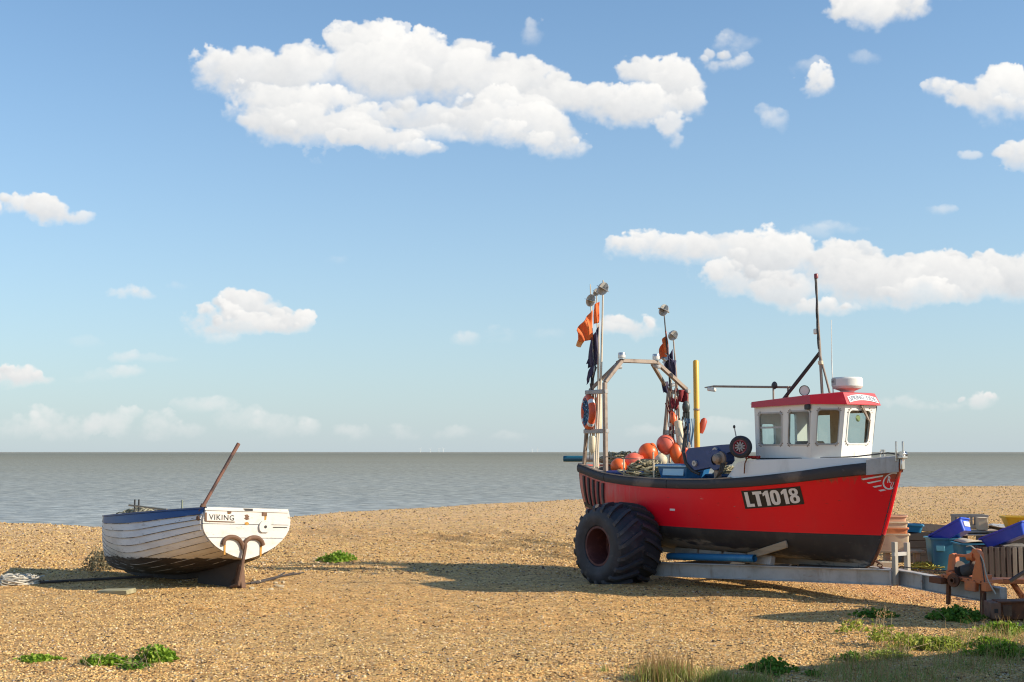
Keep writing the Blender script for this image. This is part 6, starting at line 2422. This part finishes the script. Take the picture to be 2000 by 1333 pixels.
# low rusty trestle and the old box beam at the lower right
p = base_at(1986, 22.4)
rt = thing('rusty_trestle', 'rusty low trestle on splayed legs behind the end of the drawbar', 'trestle', p, (0, 0, R(-4)))
MB().box((0, 0, .36), (.78, .30, .085), bev=.01).build('top_plate', M_rust, rt)
for (x0, x1, y) in ((-.12, .10, -.1), (.40, .14, -.12), (-.12, .10, .12), (.40, .14, .12)):
    MB().bar((x0, y, .34), (x1, y, 0.0), .06, .05, bev=.005).build('leg', M_rust, rt)
MB().bar((.02, -.12, .12), (.34, -.12, .30), .03, .03).build('brace', M_rust, rt)
p = base_at(1983, 19.9)
bb = thing('box_beam', 'heavy rusty box beam lying on the shingle in the lower right corner', 'steel beam', p, (0, 0, R(-3)))
MB().box((.10, 0, .15), (.86, .30, .26), bev=.012).build('beam', M_rust, bb)
MB().box((-.40, -.02, .15), (.16, .33, .25), bev=.012).build('end_block', pmat('brown_rust_scale', (.24, .13, .085), .85, layers=[((.13, .07, .05), 8, .45, .7, S1)], bump=(40, .25, .006)), bb)
MB().box((-.395, -.186, .15), (.055, .008, .06)).build('bolt_hole', M_dark, bb)
MB().box((-.22, -.165, .15), (.13, .02, .17), bev=.004).build('side_plate', M_viron, bb)
MB().box((.12, -.01, .29), (.95, .34, .025), (0, R(-1.5), 0), bev=.005).build('top_flange', M_rust, bb)
pts = [at(1972, 1136, 22.0), at(1984, 1128, 22.0), at(2000, 1118, 22.0), at(2030, 1100, 22.0)]
ho = MB().tube(pts, .035, 8)
tag(ho.build('black_pipe', M_dark), 'thick black pipe rising to the right over the rusty trestle', 'pipe')
p = ground_at(1806, 1112)
rope_heap('fishing_net', (p.x, p.y, p.z), .34, .26, .10, 30, .012, pmat('lime_net', (.42, .40, .07), .9, layers=[((.16, .16, .05), 14, .5, .65, S1)]), 'small heap of lime green netting behind the drawbar', 'net', 31)

# ------------------------------------------------------------------ unseen hut and hull, added beside the view for the shade they cast
def clad_shade_hut(corner, along, length, depth, height, label):
    """black boarded hut, unseen, added for its shade; corner nearest the picture, long side along the given direction"""
    d = Vector((*along, 0)).normalized()
    yaw = math.atan2(d.y, d.x)
    t = thing('shade_hut', label, 'hut', Vector((corner[0], corner[1], 0)), (0, 0, yaw))
    tar = pmat('tarred_boards', (.03, .028, .027), .7, layers=[((.06, .055, .05), 6, .5, .75, (.2, 1, 3))], bump=(20, .15, .01))
    n = int(height / .18)
    for k in range(n):
        z = .09 + .18 * k
        MB().box((length / 2, .0, z), (length, .03, .172), (R(6), 0, 0)).build('weatherboard', tar, t)
        MB().box((length / 2, -depth, z), (length, .03, .172), (R(-6), 0, 0)).build('weatherboard', tar, t)
    for x in (0, length):
        MB().prism([(0, 0), (-depth, 0), (-depth, height), (-depth / 2, height + .6), (0, height)], -.02, .02, Matrix.Translation((x, 0, 0)) @ Matrix(((0, 0, 1, 0), (1, 0, 0, 0), (0, 1, 0, 0), (0, 0, 0, 1)))).build('gable_wall', tar, t)
    for s in (0, 1):
        a = Vector((-.12, .12 if s == 0 else -depth - .12, height - .06))
        b = Vector((-.12, -depth / 2, height + .66))
        m = MB()
        m.sheet([[a, b], [a + Vector((length + .24, 0, 0)), b + Vector((length + .24, 0, 0))]])
        m.build('roof', M_grey, t, thick=.05)
    return t


clad_shade_hut((8.0, 13.75), (.91, .41), 4.6, 3.0, 3.0, 'unseen black boarded hut with a grey roof, added to shade the grass')

nb_ = thing('shade_boat', 'unseen blue boat hull on timber blocks, added to cast the rounded shadow', 'boat', (9.0, 18.9, 0), (0, 0, R(180 - 6)))  # unseen hull, added for the rounded shadow of its bow
rows = []
for i in range(21):
    u = i / 20
    half = []
    bb_ = 1.12 * (1 - max(0, (u - .35) / .65) ** 2.0) ** .8 + .01
    for t_ in (0, .25, .5, .75, 1):
        z0 = .55 + .9 * max(0, (u - .75) / .25) ** 2
        half.append(Vector((-5.2 + 5.2 * u - .9 * (1 - t_) * max(0, (u - .5) / .5), bb_ * t_ ** .45, z0 + (2.75 + .15 * u - z0) * t_ ** 1.3)))
    rows.append(half)
m = MB()
m.sheet(rows)
m.sheet([[Vector((q.x, -q.y, q.z)) for q in r_[::-1]] for r_ in rows])
m.sheet([[r_[-1] + Vector((0, 0, -.1)), Vector((r_[-1].x, -r_[-1].y, r_[-1].z - .1))] for r_ in rows])
m.build('hull', M_blueplast, nb_)
for x in (-4.2, -2.4):
    MB().box((x, 0, .3), (.4, .8, .6), bev=.02).build('chock', M_wood, nb_)


# ------------------------------------------------------------------ plants of the shingle
def leaf_material(name, stops, rough=.55):
    m = bpy.data.materials.new(name)
    m.use_nodes = True
    n, l = m.node_tree.nodes, m.node_tree.links
    p = n['Principled BSDF']
    out = n['Material Output']
    p.inputs['Roughness'].default_value = rough
    p.inputs['Specular IOR Level'].default_value = .3
    g, r = n.new('ShaderNodeNewGeometry'), n.new('ShaderNodeValToRGB')
    e = r.color_ramp.elements
    while len(e) < len(stops):
        e.new(.5)
    for k, (pos, c) in enumerate(stops):
        e[k].position, e[k].color = pos, (*c, 1)
    l.new(g.outputs['Random Per Island'], r.inputs[0])
    l.new(r.outputs[0], p.inputs['Base Color'])
    tr, mx = n.new('ShaderNodeBsdfTranslucent'), n.new('ShaderNodeMixShader')
    l.new(r.outputs[0], tr.inputs[0])
    mx.inputs[0].default_value = .35
    l.new(p.outputs[0], mx.inputs[1])
    l.new(tr.outputs[0], mx.inputs[2])
    l.new(mx.outputs[0], out.inputs[0])
    return m


M_leaf = leaf_material('fresh_green_leaf', [(0, (.09, .19, .015)), (.4, (.18, .33, .025)), (.75, (.30, .45, .045)), (1, (.48, .52, .10))])
M_leafdark = leaf_material('deep_green_leaf', [(0, (.06, .15, .02)), (.5, (.12, .26, .03)), (1, (.24, .36, .05))])
M_leafgrey = leaf_material('grey_green_leaf', [(0, (.09, .085, .055)), (.5, (.17, .165, .105)), (.85, (.28, .26, .17)), (1, (.42, .39, .27))], .8)
M_leafpale = leaf_material('yellow_green_leaf', [(0, (.20, .28, .03)), (.5, (.38, .45, .06)), (1, (.58, .56, .16))])
M_grass = leaf_material('green_grass_blade', [(0, (.17, .24, .045)), (.45, (.33, .39, .09)), (.8, (.46, .45, .16)), (1, (.58, .48, .25))], .6)
M_drygrass = leaf_material('straw_grass_blade', [(0, (.30, .17, .07)), (.5, (.42, .26, .11)), (.85, (.52, .36, .18)), (1, (.20, .20, .06))], .7)
M_stem = pmat('dry_stem', (.40, .30, .17), .8)


def leaves(mb, rr, c, rx, ry, h, n, size, up=.55, shell=.0):
    for _ in range(n):
        a, q = rr.uniform(0, 2 * math.pi), rr.random() ** .5
        edge = 1 + .34 * math.sin(3 * a + c[0] * 7) + .24 * math.sin(7 * a + c[1] * 5) + .25 * rr.random() ** 4
        x, y = c[0] + rx * q * edge * math.cos(a), c[1] + ry * q * edge * math.sin(a)
        top = h * (1 - q ** 2.2) * rr.uniform(.75, 1.1)
        z = c[2] + top * (rr.random() ** .45 if rr.random() > shell else 1) + .01
        s = size * rr.uniform(.6, 1.25)
        d = Vector((rr.gauss(0, 1), rr.gauss(0, 1), rr.gauss(0, .5))).normalized()
        nn = Vector((rr.gauss(0, 1), rr.gauss(0, 1), rr.uniform(-.2, 1) * (1 + up))).normalized()
        w = nn.cross(d)
        if w.length < .1:
            continue
        w.normalize()
        d = w.cross(nn)
        p = Vector((x, y, z))
        b, t = p - d * s * .5, p + d * s * .5 - nn * s * .10
        l_, r_ = p + w * s * .36 + nn * s * .08, p - w * s * .36 + nn * s * .08
        mb.add([b, l_, t, r_], [(0, 1, 2), (0, 2, 3)])


def clump(name, px, py, w, h, n, size, mat, label, cat='plant', group=None, depth=1.0, seed=0, stems=0, stem_mat=None, stem_h=1.6, lobes=1):
    rr = random.Random(seed)
    p = ground_at(px, py)
    t = thing(name, label, cat, p, (0, 0, 0), group)
    mb = MB()
    for k in range(lobes):
        ox = 0 if lobes == 1 else rr.uniform(-.55, .55) * w
        oy = 0 if lobes == 1 else rr.uniform(-.5, .5) * w * depth
        f = 1 if lobes == 1 else rr.uniform(.45, .75)
        leaves(mb, rr, (ox, oy, gz(p.x + ox, p.y + oy) - p.z), w * f, w * f * depth, h * rr.uniform(.75, 1.05), n // lobes, size)
    kind(mb.build('foliage', mat, t, 0), 'stuff')
    if stems:
        mb = MB()
        for _ in range(stems):
            a, q = rr.uniform(0, 6.28), rr.random() ** .5
            x, y = w * q * math.cos(a) * 1.15, w * q * depth * math.sin(a) * 1.15
            bx, by = rr.gauss(0, .22), rr.gauss(0, .22)
            hh = h * stem_h * rr.uniform(.5, 1.05)
            mb.tube([(x, y, -.01), (x + bx * .4, y + by * .4, hh * .6), (x + bx, y + by, hh)], [.0035, .003, .002], 4)
        kind(mb.build('stems', stem_mat or M_stem, t), 'stuff')
    return t


def blades(mb, rr, x, y, z, h, lean, wd):
    a = rr.uniform(0, 6.28)
    dx, dy = math.cos(a) * lean, math.sin(a) * lean
    b = rr.uniform(0, 6.28)
    wx, wy = math.cos(b) * wd, math.sin(b) * wd
    pts = []
    for f, k in ((0, 1), (.5, .8), (.82, .5)):
        cx, cy, cz = x + dx * f * f, y + dy * f * f, z + h * f * (1 - .25 * f * (lean / max(h, .01)))
        pts += [(cx - wx * k, cy - wy * k, cz), (cx + wx * k, cy + wy * k, cz)]
    pts.append((x + dx, y + dy, z + h * (1 - .3 * lean / max(h, .01))))
    mb.add(pts, [(0, 1, 3, 2), (2, 3, 5, 4), (4, 5, 6)])


def tuft(name, px, py, w, h, n, mat, label, seed=0, lean=.3, wd=.004, dry=0, cat='grass tuft', group=None, depth=.7):
    rr = random.Random(seed)
    p = ground_at(px, py)
    t = thing(name, label, cat, p, (0, 0, 0), group)
    for nm, cnt, mt, hm, lm in (('blades', n, mat, 1.0, 1.0), ('dry_stalks', dry, M_drygrass, 1.55, .45)):
        if not cnt:
            continue
        mb = MB()
        for _ in range(cnt):
            x, y = rr.gauss(0, .45) * w, rr.gauss(0, .45) * w * depth
            hh = h * hm * rr.uniform(.4, 1.1)
            blades(mb, rr, x, y, gz(p.x + x, p.y + y) - p.z - .01, hh, hh * lean * lm * rr.uniform(.3, 1.6), wd * (1 if nm == 'blades' else .75))
        kind(mb.build(nm, mt, t, 0), 'stuff')
    return t


G1 = 'green weeds growing on the open shingle'
clump('weed_clump', 75, 1291, .22, .085, 420, .052, M_leaf, 'small flat green weed at the lower left, leftmost of three', 'weed', G1, .6, 1, stems=3)
clump('weed_clump', 190, 1300, .30, .13, 620, .058, M_leaf, 'leafy green weed with dry stems, middle one of three at the lower left', 'weed', G1, .6, 2, stems=16, lobes=3)
clump('weed_clump', 328, 1292, .34, .20, 900, .062, M_leaf, 'largest bright green weed at the lower left, rightmost of three', 'weed', G1, .6, 3, stems=9, lobes=3)
clump('weed_clump', 262, 1306, .16, .10, 160, .05, M_leafdark, 'little dark weed among dry stems between the two bigger ones at the lower left', 'weed', G1, .6, 4, stems=14)
clump('weed_clump', 660, 1097, .36, .24, 800, .075, M_leaf, 'round green weed alone on the shingle between the two boats', 'weed', G1, .8, 5)
clump('shrub', 197, 1113, .34, .50, 900, .055, M_leafgrey, 'grey green shrubby plant growing against the bow of the rowing boat', 'shrub', None, .8, 6, stems=30, stem_h=1.1)
G2 = 'weeds in front of the trailer drawbar'
clump('weed_clump', 1716, 1205, .42, .13, 520, .065, M_leafdark, 'dark green weed in the shade under the drawbar, left of the winch', 'weed', G2, .5, 7, lobes=3)
clump('weed_clump', 1872, 1211, .32, .26, 800, .075, M_leafdark, 'deep green bushy weed below the winch leg', 'weed', G2, .8, 8, stems=3)
clump('weed_clump', 1965, 1236, .46, .15, 620, .066, M_leaf, 'green weed by the rusty box beam', 'weed', G2, .6, 9, lobes=3)
clump('weed_clump', 1835, 1268, .50, .17, 1100, .062, M_leafpale, 'broad bright yellow green weed patch in the sun at the lower right', 'weed', G2, .45, 10, lobes=5, stems=6)
clump('weed_clump', 1965, 1280, .40, .14, 700, .060, M_leaf, 'green weed patch in the shade at the right edge of the picture', 'weed', G2, .5, 11, lobes=3)
clump('weed_clump', 1505, 1313, .24, .17, 620, .055, M_leafdark, 'dark green weed in the shade beside the dry grass tuft', 'weed', G2, .7, 12)
clump('weed_clump', 1662, 1290, .16, .12, 260, .05, M_leafdark, 'little dark weed at the edge of the shaded grass', 'weed', G2, .7, 13)
clump('weed_clump', 1590, 1320, .10, .08, 120, .045, M_leafdark, 'tiny dark weed between the dark weed and the grass in the shade', 'weed', G2, .7, 18)


clump('weed_clump', 1770, 1252, .34, .10, 420, .055, M_leafpale, 'thin pale weed patch in the sun just below the rounded shadow', 'weed', G2, .5, 61, stems=14, lobes=4)
clump('weed_clump', 1922, 1262, .30, .12, 480, .060, M_leaf, 'bright weed patch between the broad sunlit one and the picture edge', 'weed', G2, .5, 62, stems=8, lobes=4)
clump('weed_clump', 1735, 1283, .30, .09, 320, .050, M_leafpale, 'sparse yellowish weed patch left of the broad sunlit one', 'weed', G2, .5, 63, stems=16, lobes=4)


def tall_weed(px, py, h, n, seed, label):
    rr = random.Random(seed)
    p = ground_at(px, py)
    t = thing('tall_weed', label, 'weed', p, (0, 0, 0), 'tall thin weeds in front of the drawbar')
    st, lf, hd = MB(), MB(), MB()
    for k in range(n):
        x, y = rr.gauss(0, .10), rr.gauss(0, .08)
        bx, by, hh = rr.gauss(0, .10), rr.gauss(0, .08), h * rr.uniform(.55, 1.05)
        st.tube([(x, y, 0), (x + bx * .4, y + by * .4, hh * .55), (x + bx, y + by, hh)], [.007, .005, .003], 4)
        leaves(lf, rr, (x + bx * .3, y + by * .3, hh * .15), .07, .06, hh * .55, 22, .055, .2)
        leaves(hd, rr, (x + bx, y + by, hh * .82), .05, .05, hh * .22, 16, .022, .1)
    kind(st.build('stems', M_stem, t), 'stuff')
    kind(lf.build('foliage', M_leafpale, t, 0), 'stuff')
    kind(hd.build('seed_heads', M_drygrass, t, 0), 'stuff')
    return t


tall_weed(1716, 1262, .52, 7, 41, 'tallest thin yellowish weed standing in front of the drawbar')
tall_weed(1652, 1238, .22, 4, 42, 'short thin weed on the edge of the rounded shadow')
tall_weed(1662, 1222, .18, 3, 45, 'smallest thin weed within the rounded shadow')
tall_weed(1758, 1268, .30, 5, 43, 'thin weed with few leaves right of the tallest one')
tuft('grass_tuft', 1300, 1328, .40, .24, 800, M_grass, 'tuft of straw coloured and green grass at the bottom edge', 51, .35, .004, 420)
tuft('grass_tuft', 1395, 1335, .30, .22, 420, M_grass, 'low green grass tuft right of the straw coloured one', 52, .45, .004, 40)
tuft('grass_tuft', 1180, 1312, .06, .10, 40, M_grass, 'tiny grass tuft alone on the shingle at the bottom edge', 53, .4, .004, 6)
tuft('grass_tuft', 1475, 1340, .30, .20, 300, M_grass, 'thin grass tuft at the bottom edge where the shade begins', 54, .5, .004, 50)


def turf(n):
    """short grass of the shaded corner"""
    rr = random.Random(99)
    corners = [ground_at(x, y) for x, y in ((1500, 1345), (1640, 1292), (1760, 1262), (1900, 1238), (2040, 1228), (2100, 1345))]
    low = Vector((corners[0].x - .3, 10.5, 0))
    poly = [(c.x, c.y) for c in corners] + [(7.5, 10.5), (low.x, 10.5)]

    def inside(x, y):
        c = False
        for i in range(len(poly)):
            (x0, y0), (x1, y1) = poly[i], poly[i - 1]
            if (y0 > y) != (y1 > y) and x < (x1 - x0) * (y - y0) / (y1 - y0) + x0:
                c = not c
        return c
    xs, ys = [q[0] for q in poly], [q[1] for q in poly]
    pts = []
    while len(pts) < n:
        x, y = rr.uniform(min(xs), max(xs)), rr.uniform(min(ys), max(ys))
        if inside(x, y):
            d = float(fbm(np.array([x * 1.3]), np.array([y * 1.3]), 4, 120)[0])
            if rr.random() < max(0, (d - .36) * 5) * (1.25 - .065 * (y - 10)):
                pts.append((x, y))
    gr, dr = MB(), MB()
    zz = ground_z(np.array([p[0] for p in pts]), np.array([p[1] for p in pts]))
    for (x, y), z in zip(pts, zz):
        hh = .13 * rr.uniform(.4, 1.5)
        if rr.random() < .26:
            blades(dr, rr, x, y, z - .01, hh * 1.9, hh * rr.uniform(.3, 1.0), .0028)
        else:
            blades(gr, rr, x, y, z - .01, hh, hh * rr.uniform(.3, 1.3), .0042)
    o = kind(gr.build('grass', M_grass, None, 0), 'stuff')
    o['label'] = 'short green grass of the shaded lower right corner'
    o = kind(dr.build('dry_grass', M_drygrass, None, 0), 'stuff')
    o['label'] = 'bleached grass stalks among the short green grass'


turf(9500)
# little dark tide wrack and twigs scattered on the shingle
rr = random.Random(5)
mb = MB()
for k in range(70):
    x, y = rr.uniform(200, 1500), rr.uniform(1150, 1325)
    p = ground_at(x, y)
    for q in range(3):
        a = rr.uniform(0, 6.28)
        s = rr.uniform(.02, .07)
        mb.tube([p + Vector((0, 0, .012)), p + Vector((s * math.cos(a), s * math.sin(a), .022))], .005, 4)
wr = kind(mb.build('wrack', M_darkwood), 'stuff')
wr['label'] = 'tiny dark twigs and wrack scattered on the shingle'
# wind turbines far out on the horizon
for k, px in enumerate((822, 838, 852, 866, 1040, 1052)):
    X = (px - 1000) / FPX * 15000
    t = thing('wind_turbine', 'tiny white wind turbine on the sea horizon', 'wind turbine', (X, 15000 + 300 * (k % 3), SEA_Z), (0, 0, R(20)), 'wind turbines on the horizon')
    MB().tube([(0, 0, 0), (0, 0, 40)], [3.0, 2.0], 8).build('tower', M_white, t)
    hub = MB().box((0, -2, 40), (3, 6, 3)).build('nacelle', M_white, t)
    for q in range(3):
        a = R(30 + 120 * q + 17 * k)
        MB().bar((0, -5, 40), (22 * math.sin(a), -5, 40 + 22 * math.cos(a)), 1.2, 1.2, up=(0, 1, 0)).build('blade', M_white, t)
